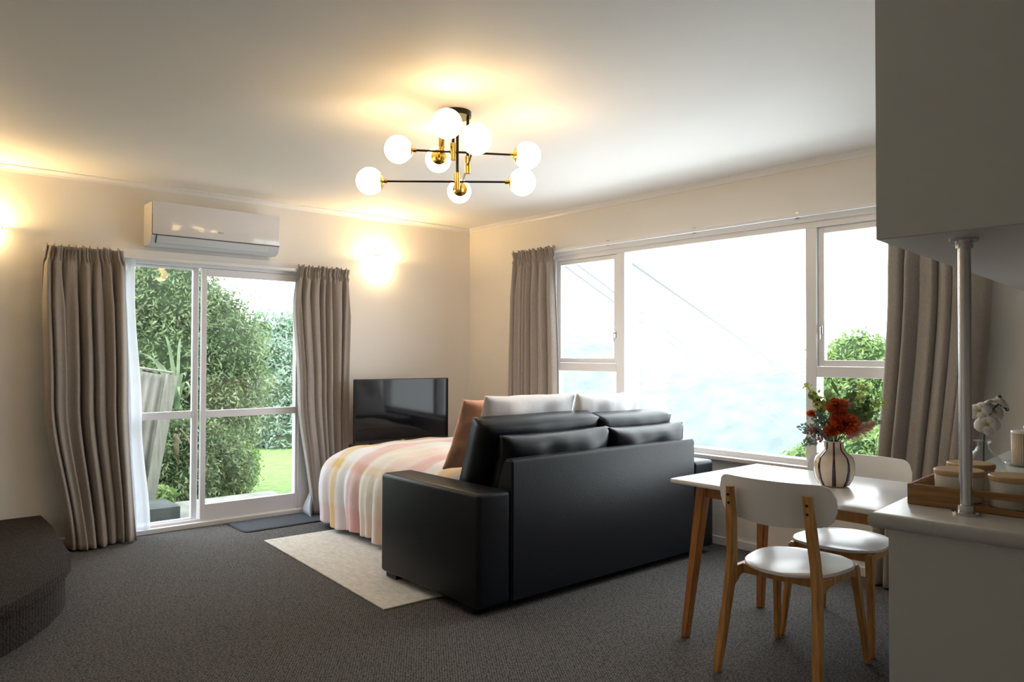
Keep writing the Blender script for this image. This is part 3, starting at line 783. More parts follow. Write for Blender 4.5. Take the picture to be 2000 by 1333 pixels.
# upper (taller) and lower loose back cushions
tilt = math.radians(19)
def lcush(name, x0, x1, yc, ztop, h, th, seed, tl=tilt, rz=0.0):
    sx = x1 - x0
    zc = ztop - h / 2 * math.cos(tl)
    return cushion(name, sx, th, h, M_LEATHER, so, ((x0 + x1) / 2, yc, zc), (tl, 0, rz), 24, .30, .55, .004, seed)
lcush('back_cushion', 2.615, 3.535, 3.385, .965, .52, .215, 1)
lcush('back_cushion', 3.545, 4.215, 3.345, .950, .52, .205, 2, rz=-.03)
def scush(x0, x1, yc, ztop, seed, rz):
    h = .44
    return cushion('scatter_cushion', x1 - x0, .23, h, M_LEATHER, so, ((x0 + x1) / 2, yc, ztop - h / 2 * math.cos(.25)), (.25, 0, rz), 36, .34, .12, .008, seed, ears=.07)
scush(2.64, 3.50, 3.195, .895, 3, 0.0)
scush(3.50, 4.215, 3.18, .888, 4, -.03)
# fold-out bed mattress
MX0, MX1, MY0, MY1 = 2.80, 4.08, 3.50, 5.33
b = BM(); box(b, MX0, MX1, MY0, MY1, .36, .52, .05, 4); obj('mattress', b, M_MATT, so, smooth=True)
b = BM(); 
for (x, y) in ((2.92, 4.6), (3.96, 4.6), (2.92, 5.2), (3.96, 5.2)):
    b2 = BM(); cyl(b2, (x, y, 0.0095), (x, y, .36), .014, seg=12); obj('bed_leg', b2, M_BLACKMETAL, so)
b.free()

# ---- duvet
DC = Vector((3.44, 4.545)); HX, HY = 0.740, 1.005
def duvet():
    nu, nr = 300, 56
    def sup(a, n=8.0):
        c, s = math.cos(a), math.sin(a); k = (abs(c) ** n + abs(s) ** n) ** (-1 / n); return c * k, s * k
    # profile along arc: (plan fraction, z)
    prof = [(0, .640), (.30, .636), (.55, .625), (.74, .602), (.86, .565), (.94, .505), (.985, .43), (1.0, .34), (1.0, .25), (.99, .16), (.985, .055)]
    def pr(t):
        f = t * (len(prof) - 1); k = min(int(f), len(prof) - 2); q = f - k
        # catmull-rom
        def g(i): return prof[max(0, min(len(prof) - 1, i))]
        out = []
        for c in (0, 1):
            p0, p1, p2, p3 = g(k - 1)[c], g(k)[c], g(k + 1)[c], g(k + 2)[c]
            out.append(.5 * (2 * p1 + (p2 - p0) * q + (2 * p0 - 5 * p1 + 4 * p2 - p3) * q * q + (3 * p1 - p0 - 3 * p2 + p3) * q ** 3))
        return out
    V = []; UVs = []; F = []
    for j in range(nr + 1):
        t = j / nr; k, z = pr(t)
        drop = max(0.0, .565 - z)
        for i in range(nu):
            a = 2 * PI * i / nu; cx, cy = sup(a)
            side = abs(cx) > abs(cy)
            sp_ = cy * HY if side else (cx * HX + 3.1)
            sp_ *= math.copysign(1, cx if side else cy)
            blend = min(1.0, abs(abs(cx) - abs(cy)) / .25)
            fold = drop * blend * (.050 * math.sin(2 * PI * sp_ / .21 + 1.1 * math.sin(sp_ * 5)) + .030 * math.sin(2 * PI * sp_ / .115 + 2 * math.sin(sp_ * 3)) + .012 * math.sin(2 * PI * sp_ / .055))
            X_, Y_ = HX * cx * k, HY * cy * k
            puff = (.008 * math.sin(7 * X_ + 3 * Y_ + 2) * math.sin(5 * Y_ + 1) + .004 * math.sin(19 * X_ - 11 * Y_) + .003 * math.sin(31 * Y_ + 13 * X_)) if t < .75 else 0
            zz = z + puff + (.010 * math.sin(9 * a + .5) + .006 * math.sin(23 * a)) * (t ** 6)
            nx_, ny_ = (math.copysign(1, cx), 0) if side else (0, math.copysign(1, cy))
            V.append((DC.x + X_ + nx_ * fold, DC.y + Y_ + ny_ * fold, zz))
            ar = k + drop / (HX if abs(cx) > abs(cy) else HY)
            # unrolled sheet: side drops continue straight out
            ux = HX * cx * k; uy = HY * cy * k
            if abs(cx) >= abs(cy): ux += math.copysign(drop, cx)
            else: uy += math.copysign(drop, cy)
            UVs.append((ux, uy + DC.y - 4.43))
    for j in range(nr):
        for i in range(nu):
            F.append((j * nu + i, j * nu + (i + 1) % nu, (j + 1) * nu + (i + 1) % nu, (j + 1) * nu + i))
    me = bpy.data.meshes.new('duvet'); me.from_pydata(V, [], F)
    lay = me.uv_layers.new(name='UVMap')
    for lp in me.loops: lay.data[lp.index].uv = UVs[lp.vertex_index]
    o = obj('duvet', me, M_PLAID, smooth='all')
    md = o.modifiers.new('t', 'SOLIDIFY'); md.thickness = .02; md.offset = -1
    return tag(o, 'pink, ochre and white plaid duvet hanging over the opened sofa bed', 'duvet')
duvet()
# ---- pillows
def pillow(label, m, x0, x1, yc, ztop, h, th, tl, seed, ears=.05, rz=0.0, name='pillow'):
    o = cushion(name, x1 - x0, th, h, m, None, ((x0 + x1) / 2, yc, ztop - h / 2 * math.cos(tl)), (tl, 0, rz), 40, .45, .10, .011, seed, ears)
    return tag(o, label, 'pillow')
pillow('white pillow leaning behind the left sofa cushion', M_PILLOW, 2.79, 3.55, 3.555, 1.092, .48, .15, .38, 21)
pillow('white pillow nearest the window, leaning behind the right sofa cushion', M_PILLOW, 3.53, 4.20, 3.52, 1.080, .48, .15, .38, 22)
pillow('peach pink pillow standing in front of the white pillows on the bed', M_PEACH, 2.715, 3.33, 3.680, 1.066, .48, .125, .45, 23)

# ================================================================== rug and doormat
rc = [PZ(513, 1056, .008), PZ(752, 1194, .008)]
b = BM(); q = [Vector((2.197, 5.235, 0)), Vector((2.085, 3.425, 0)), Vector((3.285, 3.385, 0)), Vector((3.397, 5.195, 0))]
prism(b, q, 0.0, .009, .003, 2)
tag(obj('rug', b, M_RUG), 'cream woven flat rug lying partly under the sofa bed', 'rug')
dm = thing('doormat', 'dark grey doormat with rounded corners by the glass door', 'doormat', (0, 0, 0))
def rrect(x0, x1, y0, y1, r, n=6):
    out = []
    for (cx, cy, a0) in ((x1 - r, y1 - r, 0), (x0 + r, y1 - r, PI / 2), (x0 + r, y0 + r, PI), (x1 - r, y0 + r, 1.5 * PI)):
        for k in range(n + 1): a = a0 + PI / 2 * k / n; out.append(Vector((cx + r * math.cos(a), cy + r * math.sin(a), 0)))
    return out
b = BM(); prism(b, rrect(2.185, 2.90, 5.555, 5.952, .05), 0, .007, .002); obj('rubber_border', b, M_MATEDGE, dm)
b = BM(); prism(b, rrect(2.197, 2.888, 5.567, 5.940, .042), .007, .010); obj('pile', b, M_MAT, dm)

# ================================================================== dining table
TBX0, TBX1, TBY0, TBY1, TH = 2.930, 3.690, 1.045, 2.235, .75
tb = thing('dining_table', 'white topped dining table on splayed wooden legs beside the kitchen bench', 'table', (0, 0, 0))
b = BM(); box(b, TBX0, TBX1, TBY0, TBY1, TH - .022, TH, .006, 3); obj('tabletop', b, M_TABLETOP, tb, smooth=True)
def tapered_leg(bm, p0, p1, w0, d0, w1, d1, bev=.006, ax=None):
    """square leg from top p0 to bottom p1"""
    p0, p1 = Vector(p0), Vector(p1)
    A = [bm.verts.new(p0 + Vector((sx * w0 / 2, sy * d0 / 2, 0))) for sx, sy in ((-1, -1), (1, -1), (1, 1), (-1, 1))]
    B = [bm.verts.new(p1 + Vector((sx * w1 / 2, sy * d1 / 2, 0))) for sx, sy in ((-1, -1), (1, -1), (1, 1), (-1, 1))]
    fs = [bm.faces.new(A), bm.faces.new(B[::-1])] + [bm.faces.new((A[i], A[(i + 1) % 4], B[(i + 1) % 4], B[i])) for i in range(4)]
    bmesh.ops.bevel(bm, geom=list({e for f in fs for e in f.edges}), offset=bev, segments=2, affect='EDGES')
for (sx, sy) in ((0, 0), (1, 0), (0, 1), (1, 1)):
    tx = TBX0 + .115 if sx == 0 else TBX1 - .115; ty = TBY0 + .115 if sy == 0 else TBY1 - .115
    bx_ = TBX0 + .055 if sx == 0 else TBX1 - .045; by_ = TBY0 + .075 if sy == 0 else TBY1 - .05
    b = BM(); tapered_leg(b, (tx, ty, TH - .024), (bx_, by_, 0), .062, .050, .036, .036); obj('leg', b, M_WOOD2, tb, smooth=True)
for y in (TBY0 + .115, TBY1 - .115): b = BM(); box(b, TBX0 + .13, TBX1 - .13, y - .011, y + .011, TH - .085, TH - .023, .003); obj('apron', b, M_WOOD2, tb)
for x in (TBX0 + .115, TBX1 - .115): b = BM(); box(b, x - .011, x + .011, TBY0 + .13, TBY1 - .13, TH - .085, TH - .023, .003); obj('apron', b, M_WOOD2, tb)

# ================================================================== chairs
def make_chair(label, loc, rz):
    """front faces local +x"""
    t = thing('dining_chair', label, 'chair', loc, rz, 'white and wood dining chairs')
    SZ = .452
    # seat: rounded trapezoid
    pts = []
    for k in range(44):
        a = 2 * PI * k / 44; n = 2.7; c, s = math.cos(a), math.sin(a); q = (abs(c) ** n + abs(s) ** n) ** (-1 / n)
        x, y = 0.228 * c * q, .203 * s * q; y *= (1.0 + .12 * (x / .228)); pts.append(Vector((x + .018, y, 0)))
    b = BM(); prism(b, pts, SZ - .014, SZ, .005, 2); obj('seat', b, M_WHITE, t, smooth=True)
    # back legs: floor -> seat -> backrest
    for s in (-1, 1):
        path = [(-.275, s * .215, 0.0), (-.255, s * .207, .12), (-.222, s * .194, .30), (-.206, s * .186, .42), (-.208, s * .181, .50), (-.228, s * .173, .64), (-.252, s * .166, .785)]
        wds = [.030, .038, .052, .060, .054, .042, .030]
        b = BM(); rings = []
        for (x, y, z), wd in zip(path, wds):
            h = .0155
            rings.append([b.verts.new((x - wd / 2, y - h, z)), b.verts.new((x + wd / 2, y - h, z)), b.verts.new((x + wd / 2, y + h, z)), b.verts.new((x - wd / 2, y + h, z))])
        for A_, B_ in zip(rings, rings[1:]):
            for k in range(4): b.faces.new((A_[k], A_[(k + 1) % 4], B_[(k + 1) % 4], B_[k]))
        b.faces.new(rings[0][::-1]); b.faces.new(rings[-1])
        bmesh.ops.bevel(b, geom=[e for e in b.edges if abs(e.verts[0].co.z - e.verts[1].co.z) > .02], offset=.007, segments=3, affect='EDGES')
        lg = obj('leg', b, M_WOOD, t, smooth=True)
        for zz in (.715, .750):
            xx = -.2400 - (zz - .712) * .165 - .0165
            b = BM(); cyl(b, (xx - .003, s * .169, zz), (xx + .006, s * .169, zz), .0062, seg=12); obj('screw', b, M_TVBODY, lg)
        # front leg
        b = BM(); tapered_leg(b, (.195, s * .175, SZ - .015), (.262, s * .205, 0), .050, .030, .026, .026, .006); obj('leg', b, M_WOOD, t, smooth=True)
        # side rail with a curved bracket
        b = BM(); pr = [(-.205, SZ - .016), (.205, SZ - .016), (.205, SZ - .075), (.16, SZ - .058), (.10, SZ - .050), (-.08, SZ - .050), (-.15, SZ - .062), (-.200, SZ - .095)]
        y0_, y1_ = s * .180 - .009, s * .180 + .009
        A_ = [b.verts.new((x, y0_, z)) for x, z in pr]; B_ = [b.verts.new((x, y1_, z)) for x, z in pr]
        for i in range(len(pr)): b.faces.new((A_[i], A_[(i + 1) % len(pr)], B_[(i + 1) % len(pr)], B_[i]))
        b.faces.new(A_); b.faces.new(B_[::-1]); obj('side_rail', b, M_WOOD, t)
    for x in (-.13, .175):
        b = BM(); box(b, x - .009, x + .009, -.172, .172, SZ - .056, SZ - .015, .003); obj('cross_rail', b, M_WOOD, t)
    # backrest: curved plate with rounded corners, in front of the back legs
    nu, nv = 36, 14; V = []; F = []
    W2, H2 = .252, .088; zc = .748
    def bp(u, v, side):
        a, c = 2 * u - 1, 2 * v - 1
        # rounded-rectangle squash
        r = .055
        hy = H2 * (1.0 - .10 * a * a)
        lim = W2
        y = a * W2
        ex = max(0.0, abs(y) - (W2 - r)); hh = hy - r + math.sqrt(max(0.0, r * r - ex * ex)) if ex > 0 else hy
        z = zc + c * hh - .020 * (1 - a * a) * (1 if c < 0 else .35) * abs(c)
        x = -.262 + .068 * a * a + .004 * side - (z - zc) * .16 + .03
        return (x - .012 , y, z)
    for side in (-1.2, 1.2):
        for j in range(nv + 1):
            for i in range(nu + 1): V.append(bp(i / nu, j / nv, side))
    m0 = (nu + 1) * (nv + 1)
    for j in range(nv):
        for i in range(nu):
            q = (j * (nu + 1) + i, j * (nu + 1) + i + 1, (j + 1) * (nu + 1) + i + 1, (j + 1) * (nu + 1) + i); F.append(q); F.append(tuple(k + m0 for k in q[::-1]))
    per = list(range(nu)) + [j * (nu + 1) + nu for j in range(nv)] + [nv * (nu + 1) + nu - i for i in range(nu)] + [(nv - j) * (nu + 1) for j in range(nv)]
    for k in range(len(per)): a_, b_ = per[k], per[(k + 1) % len(per)]; F.append((b_, a_, a_ + m0, b_ + m0))
    me = bpy.data.meshes.new('backrest'); me.from_pydata(V, [], F); me.validate()
    bm = bmesh.new(); bm.from_mesh(me); bmesh.ops.remove_doubles(bm, verts=bm.verts, dist=1e-5); bmesh.ops.recalc_face_normals(bm, faces=bm.faces)
    obj('backrest', bm, M_WHITE, t, smooth=True)
    return t
make_chair('white and wood dining chair in front of the table, back towards the viewer', (3.056, 1.668, 0), math.radians(4))
make_chair('white and wood dining chair on the window side of the table', (3.648, 1.728, 0), math.radians(180 + 6))

# ================================================================== vase and bouquet
VC = Vector((3.335, 1.630, TH))
va = thing('flower_vase', 'cream glass vase with dark vertical stripes on the dining table', 'vase', VC)
vprof = [(0.0, 0.001), (.050, 0.001), (.062, .006), (.078, .035), (.086, .075), (.086, .105), (.078, .130), (.058, .150), (.043, .163), (.039, .178), (.0395, .198), (.041, .203), (.036, .203), (.034, .180), (.036, .165), (.0, .160)]
b = BM(); lathe(b, vprof, 48); obj('vase_body', b, M_VASE, va, smooth='all')
for k in range(8):
    a = k * 2 * PI / 8 + .45; b = BM(); prof2 = [(.0622, .006), (.0782, .035), (.0862, .075), (.0862, .105), (.078, .1305), (.058, .1505), (.0435, .163), (.0395, .178), (.0400, .198)]
    hw = [.008, .0085, .007, .0055, .0045, .004, .0035, .0035, .0035]; A_ = []; B_ = []
    d = Vector((math.cos(a), math.sin(a), 0)); tn = Vector((-math.sin(a), math.cos(a), 0))
    for (r, z), h in zip(prof2, hw):
        A_.append(b.verts.new(d * (r + .0006) + tn * h + Vector((0, 0, z)))); B_.append(b.verts.new(d * (r + .0006) - tn * h + Vector((0, 0, z))))
    C_ = [b.verts.new(v.co - d * .003) for v in A_]; D_ = [b.verts.new(v.co - d * .003) for v in B_]
    for i in range(len(A_) - 1): b.faces.new((A_[i], A_[i + 1], B_[i + 1], B_[i])); b.faces.new((C_[i], C_[i + 1], A_[i + 1], A_[i])); b.faces.new((B_[i], B_[i + 1], D_[i + 1], D_[i]))
    obj('stripe', b, M_VSTRIPE, va, smooth='all')
VD = VC.dot(fwd)
def FP(x, y, off=0.0): return PD(x, y, VD + off)
NECK = VC + Vector((0, 0, .195))
def stem_path(tip, n=7, sag=.03):
    base = NECK + Vector((random.uniform(-.018, .018), random.uniform(-.018, .018), -.03)); pts = []
    for i in range(n + 1):
        t = i / n; p = base.lerp(tip, t); p.z += sag * math.sin(PI * t); pts.append(p)
    return pts
def disc_leaf(bm, p, nrm, r, elong=1.0, dirv=None, cup=.15, seg=10):
    nrm = nrm.normalized(); x, y = frame_of(nrm)
    if dirv is not None:
        y = (dirv - nrm * dirv.dot(nrm)).normalized(); x = y.cross(nrm)
    c = bm.verts.new(p + nrm * (-cup * r)); ring = []
    for k in range(seg):
        a = 2 * PI * k / seg; ring.append(bm.verts.new(p + x * math.cos(a) * r + y * math.sin(a) * r * elong))
    for k in range(seg): bm.faces.new((c, ring[k], ring[(k + 1) % seg]))
    return bm
def rv(s=1.0): return Vector((random.uniform(-1, 1), random.uniform(-1, 1), random.uniform(-1, 1))) * s
tocam = (Vector(CAM) - VC).normalized()
GB = 'stems of the bouquet in the striped vase'
def euc(tip, leaves, r, m, label):
    t = thing('eucalyptus_stem', label, 'flower', (0, 0, 0), group=GB)
    pts = stem_path(tip); b = BM(); tube(b, pts, .0022, 6); obj('stem', b, M_STEM, t)
    for k in range(leaves):
        f = .45 + .55 * (k + 1) / leaves; p = pts[0].lerp(pts[-1], f); p.z += .03 * math.sin(PI * f)
        b = BM(); side = rv().normalized(); disc_leaf(b, p + side * r * .9, tocam * .8 + rv(.8), r * random.uniform(.75, 1.15), 1.1)
        obj('leaf', b, m, t, smooth='all')
euc(FP(1612, 772, -.03), 6, .019, M_EUC, 'round leaved eucalyptus stem, upper left of the bouquet')
euc(FP(1584, 775, .02), 6, .017, M_EUC2, 'dark round leaved stem, far left of the bouquet')
euc(FP(1668, 762, 0), 7, .021, M_EUC, 'round leaved eucalyptus stem, upper middle of the bouquet')
euc(FP(1708, 805, -.02), 7, .019, M_EUC, 'round leaved eucalyptus stem, right side of the bouquet')
euc(FP(1650, 790, .05), 8, .020, M_EUC2, 'dark leafy stem at the centre back of the bouquet')
euc(FP(1680, 800, .04), 8, .019, M_EUC2, 'dark leafy stem behind the peach plume')
def sprig(tip, n, r, m, label, spread=.03, name='leafy_sprig'):
    t = thing(name, label, 'flower', (0, 0, 0), group=GB)
    pts = stem_path(tip); b = BM(); tube(b, pts, .0016, 5); obj('stem', b, M_STEM, t)
    b = BM()
    for k in range(n):
        f = .50 + .5 * random.random(); p = pts[0].lerp(pts[-1], f); p.z += .03 * math.sin(PI * f)
        q = p + rv(spread * (1.25 - f * .6)); cyl(b, p, q, .0006, seg=4, cap=False)
        disc_leaf(b, q, tocam * .5 + rv(), r * random.uniform(.7, 1.3), 1.5, rv(), seg=6)
    tag(obj('foliage', b, m, t, smooth='all'), kind='stuff')
sprig(FP(1576, 752, 0), 46, .0055, M_LIME, 'lime green budded sprig, top left of the bouquet', .022)
sprig(FP(1595, 768, .02), 40, .006, M_LIME, 'lime green sprig near the top left of the bouquet', .022)
sprig(FP(1690, 755, .03), 60, .006, M_LIME, 'lime green sprig, top right of the bouquet', .03)
sprig(FP(1726, 786, .0), 60, .006, M_LIME, 'lime green sprig reaching furthest right in the bouquet', .024)
sprig(FP(1698, 782, .02), 90, .008, M_EUC, 'bushy green sprig, right half of the bouquet', .04)
sprig(FP(1562, 835, -.02), 60, .0055, M_TEAL, 'blue green sprig drooping at the far left of the bouquet', .03)
sprig(FP(1572, 868, -.03), 50, .0055, M_TEAL, 'blue green sprig drooping lowest on the left of the bouquet', .024)
sprig(FP(1590, 810, 0), 80, .007, M_TEAL, 'blue green bushy sprig in the left half of the bouquet', .04)
sprig(FP(1610, 845, -.05), 70, .006, M_TEAL, 'blue green sprig low in front of the bouquet', .035)
sprig(FP(1722, 822, .0), 30, .008, M_TEAL, 'small blue green sprig beyond the tip of the peach plume', .018)
sprig(FP(1656, 784, -.05), 60, .0048, M_PINK, 'dusky pink berry sprig above the large orange bloom', .020, 'berry_sprig')
sprig(FP(1578, 842, -.03), 60, .0048, M_PINK, 'dusky pink berry sprig low on the left of the bouquet', .024, 'berry_sprig')
sprig(FP(1600, 858, -.05), 36, .0045, M_PINK, 'dusky pink berry sprig nearest the vase neck', .020, 'berry_sprig')
# blade leaf
t = thing('blade_leaf', 'single long pointed leaf standing up at the top of the bouquet', 'flower', (0, 0, 0), group=GB)
b = BM(); tip = FP(1625, 745, 0); tube(b, stem_path(FP(1637, 772, 0)), .0016, 5); obj('stem', b, M_STEM, t)
b = BM(); p0 = FP(1637, 772, 0); ax = (tip - p0); sd = ax.cross(tocam).normalized()
vs = []
for k in range(9):
    f = k / 8; wv_ = .0085 * math.sin(PI * min(1, f * .95 + .05)); c_ = p0 + ax * f * 1.1
    vs.append((b.verts.new(c_ - sd * wv_), b.verts.new(c_ + tocam * .002), b.verts.new(c_ + sd * wv_)))
for a_, c_ in zip(vs, vs[1:]): b.faces.new((a_[0], a_[1], c_[1], c_[0])); b.faces.new((a_[1], a_[2], c_[2], c_[1]))
obj('leaf', b, M_EUC2, t, smooth='all')
def fluffy(center, r, n, m, label, sc=(1, 1, .8), name='orange_flower', L_=1.0):
    t = thing(name, label, 'flower', (0, 0, 0), group=GB)
    b = BM(); tube(b, stem_path(center), .0024, 6); obj('stem', b, M_STEM, t)
    b = BM()
    for k in range(n):
        d = rv(); d = d.normalized(); d = Vector((d.x * sc[0], d.y * sc[1], d.z * sc[2]))
        q0 = center + d * r * random.uniform(.3, .6); q1 = center + d * r * random.uniform(.75, 1.25)
        sdv = d.cross(rv()).normalized() * .0030
        a_ = b.verts.new(q0 - sdv); c_ = b.verts.new(q0 + sdv); e_ = b.verts.new(q1 + sdv * 1.6); f_ = b.verts.new(q1 - sdv * 1.6 + rv(.002)); b.faces.new((a_, c_, e_, f_))
    sphere(b, center, r * .50, 12, 8, sc)
    tag(obj('flower_head', b, m, t), kind='stuff')
fluffy(FP(1648, 828, -.055), .054, 1200, M_ORANGE, 'large ragged orange bloom at the front of the bouquet', (1.1, 1.1, .8))
fluffy(FP(1634, 793, -.035), .042, 800, M_ORANGE, 'orange bloom just above the large one')
fluffy(FP(1624, 842, -.06), .032, 350, M_ORANGE, 'small orange bloom low on the left of the large one')
fluffy(FP(1584, 808, -.02), .017, 250, M_ORANGE, 'little orange bloom at the left edge of the bouquet')
# peach plume
t = thing('peach_plume', 'soft peach feathery plume leaning right in the bouquet', 'flower', (0, 0, 0), group=GB)
pa, pb = FP(1652, 858, -.04), FP(1708, 826, -.03)
b = BM(); tube(b, stem_path(pa), .002, 6); obj('stem', b, M_STEM, t)
b = BM(); ax = pb - pa
for k in range(1400):
    f = random.random(); c_ = pa + ax * f; wd = .026 * math.sin(PI * min(1, .12 + .80 * f)) + .004
    d = (rv().normalized() + ax.normalized() * .9).normalized(); q1 = c_ + d * wd * random.uniform(.7, 1.3); sdv = d.cross(rv()).normalized() * .0010
    b.faces.new((b.verts.new(c_ - sdv), b.verts.new(c_ + sdv), b.verts.new(q1 + sdv), b.verts.new(q1 - sdv)))
tag(obj('plume', b, M_PLUME, t), kind='stuff')

# ================================================================== things on the bench
BU, BV = U, Vb
brot = math.atan2(U.y, U.x)
TR = TIP + U * .193 + Vb * .045     # far front corner of the tray (towards the table, room side)
def bl(a, c, z=0.0): p = TR + U * a + Vb * c; return Vector((p.x, p.y, BH + z))
tr = thing('serving_tray', 'rectangular wooden serving tray on the kitchen benchtop', 'tray', (0, 0, 0))
TL_, TW_ = .36, .46        # along U, along V
def tp(bm, a0, a1, c0, c1, z0, z1):
    prism(bm, [bl(a0, c0), bl(a1, c0), bl(a1, c1), bl(a0, c1)], BH + z0, BH + z1, .002, 1); return bm
obj('base', tp(BM(), .010, TL_ - .010, .010, TW_ - .010, .003, .010), M_TRAY, tr)
obj('side', tp(BM(), 0, TL_, 0, .011, 0, .058), M_TRAY, tr)
obj('side', tp(BM(), 0, TL_, TW_ - .011, TW_, 0, .058), M_TRAY, tr)
obj('side', tp(BM(), TL_ - .011, TL_, .011, TW_ - .011, 0, .058), M_TRAY, tr)
# long side with a handle slot
b = BM(); hs0, hs1 = .155, .275
tp(b, 0, .011, .011, hs0, 0, .058); tp(b, 0, .011, hs1, TW_ - .011, 0, .058); tp(b, 0, .011, hs0, hs1, 0, .016); tp(b, 0, .011, hs0, hs1, .040, .058)
obj('side', b, M_TRAY, tr)
def canister(px, label, zlid=1.018, r=.064, hgt=None):
    p = PZ(px[0], px[1], zlid); t = thing('canister', label, 'canister', (p.x, p.y, BH + .0105), group='lidded canisters on the tray')
    h = zlid - BH - .0105 - .014
    b = BM(); lathe(b, [(0, 0), (r - .008, 0), (r - .004, .004), (r - .003, h - .002), (r - .005, h), (0, h)], 40); obj('pot', b, M_CERAMIC, t, smooth=True)
    b = BM(); lathe(b, [(0, h), (r - .001, h), (r, h + .003), (r, h + .011), (r - .003, h + .014), (0, h + .014)], 40); obj('lid', b, M_LID, t, smooth=True)
canister((1873, 917), 'white canister with bamboo lid at the front left of the tray')
canister((1896, 904), 'white canister with bamboo lid at the back of the tray, beside the glass vase')
canister((1984, 929), 'white canister with bamboo lid at the right of the tray, cut by the picture edge')
# orchid in clear vase
OV = PZ(1920, 860, 1.052)
ov = thing('glass_bud_vase', 'clear round glass bud vase behind the canisters', 'vase', (OV.x, OV.y, BH))
b = BM(); lathe(b, [(0, .002), (.05, .002), (.072, .012), (.078, .028), (.070, .050), (.045, .078), (.024, .098), (.017, .112), (.018, .122), (.028, .130), (.026, .132), (.015, .123), (.014, .112), (.021, .096), (.042, .076), (.067, .049), (.074, .028), (.069, .014), (.048, .006), (0, .006)], 48)
obj('glass', b, M_CLEAR, ov, smooth='all')
orc = thing('orchid_spray', 'white artificial orchid stem standing in the clear bud vase', 'flower', (OV.x, OV.y, BH))
OD = OV.dot(fwd)
def OP(x, y, off=0.0): return PD(x, y, OD + off) - Vector((OV.x, OV.y, BH))
stp = [Vector((0, 0, .012)), OP(1921, 880), OP(1922, 850), OP(1926, 825), OP(1935, 805), OP(1950, 790), OP(1966, 800)]
b = BM(); tube(b, stp, .0028, 8); obj('stalk', b, M_ORCHIDG, orc, smooth='all')
tc_ = (Vector(CAM) - OV).normalized()
def orchid(p, face, s, roll):
    f = thing  # noqa
    face = face.normalized(); x, y = frame_of(face)
    x, y = x * math.cos(roll) + y * math.sin(roll), -x * math.sin(roll) + y * math.cos(roll)
    b = BM(); sphere(b, p + face * .004, .006 * s, 12, 8); c0 = obj('flower', b, M_ORCHIDC, orc, smooth='all')
    for k, (ang, ln, wd) in enumerate(((0, .034, .026), (PI, .034, .026), (PI / 2, .032, .017), (PI * 1.5 + .6, .030, .015), (PI * 1.5 - .6, .030, .015))):
        d = x * math.cos(ang) + y * math.sin(ang); sd = face.cross(d).normalized(); b = BM(); vs = []
        for i in range(7):
            t = i / 6; ww = wd * s * math.sin(PI * (.10 + .85 * t)) ** .7; cc = p + d * ln * s * 1.15 * t + face * (.010 * math.sin(PI * t) - .006 * t * t + .0006 * k) * s
            vs.append([b.verts.new(cc + sd * ww * q - face * abs(q) * abs(q) * .004) for q in (-1, -.5, 0, .5, 1)])
        for a_, e_ in zip(vs, vs[1:]):
            for i in range(4): b.faces.new((a_[i], a_[i + 1], e_[i + 1], e_[i]))
        o = obj('petal', b, M_PETAL, c0, smooth='all'); md = o.modifiers.new('t', 'SOLIDIFY'); md.thickness = .0008
orchid(OP(1928, 830, -.01), tc_ + Vector((0, 0, .15)), 1.0, .1)
orchid(OP(1913, 803, .015), tc_ + Vector((-.6, .3, .3)), .95, .4)
orchid(OP(1942, 805, .01), tc_ + Vector((.5, -.3, .2)), .95, -.4)
orchid(OP(1938, 786, .015), tc_ * -.4 + Vector((-.2, .2, 1)), .9, .9)
orchid(OP(1958, 786, 0), tc_ * .5 + Vector((.6, -.5, .5)), .8, .2)
for q in ((1967, 800), (1952, 776)):
    b = BM(); sphere(b, OP(*q), .006, 10, 8, (1, 1, 1.2)); obj('bud', b, M_ORCHIDG, orc, smooth='all')
# ribbed jar on a glass coaster
JP = PZ(2006, 912, BH)
gs = tag(obj('glass_saucer', lathe(BM(), [(0, 0), (.058, 0), (.072, .006), (.074, .016), (.070, .016), (.067, .009), (.055, .005), (0, .005)], 40), M_CLEAR, smooth='all', loc=(JP.x, JP.y, BH)), 'small clear glass saucer under the ribbed jar', 'saucer')
jr = thing('ribbed_jar', 'beige ribbed jar with white rim at the right edge of the picture', 'jar', (JP.x, JP.y, BH + .0055))
b = BM(); lathe(b, [(0, 0), (.044, 0), (.048, .004), (.050, .120), (0, .120)], 160, ribs=40, ramp=.018); obj('jar_body', b, M_JAR, jr, smooth='all')
b = BM(); lathe(b, [(0, .120), (.051, .120), (.052, .124), (.050, .130), (.014, .134), (0, .134)], 40); ld = obj('lid', b, M_CERAMIC, jr, smooth=True)
b = BM(); sphere(b, (0, 0, .142), .011, 14, 10); obj('knob', b, M_CHROME, ld, smooth='all')

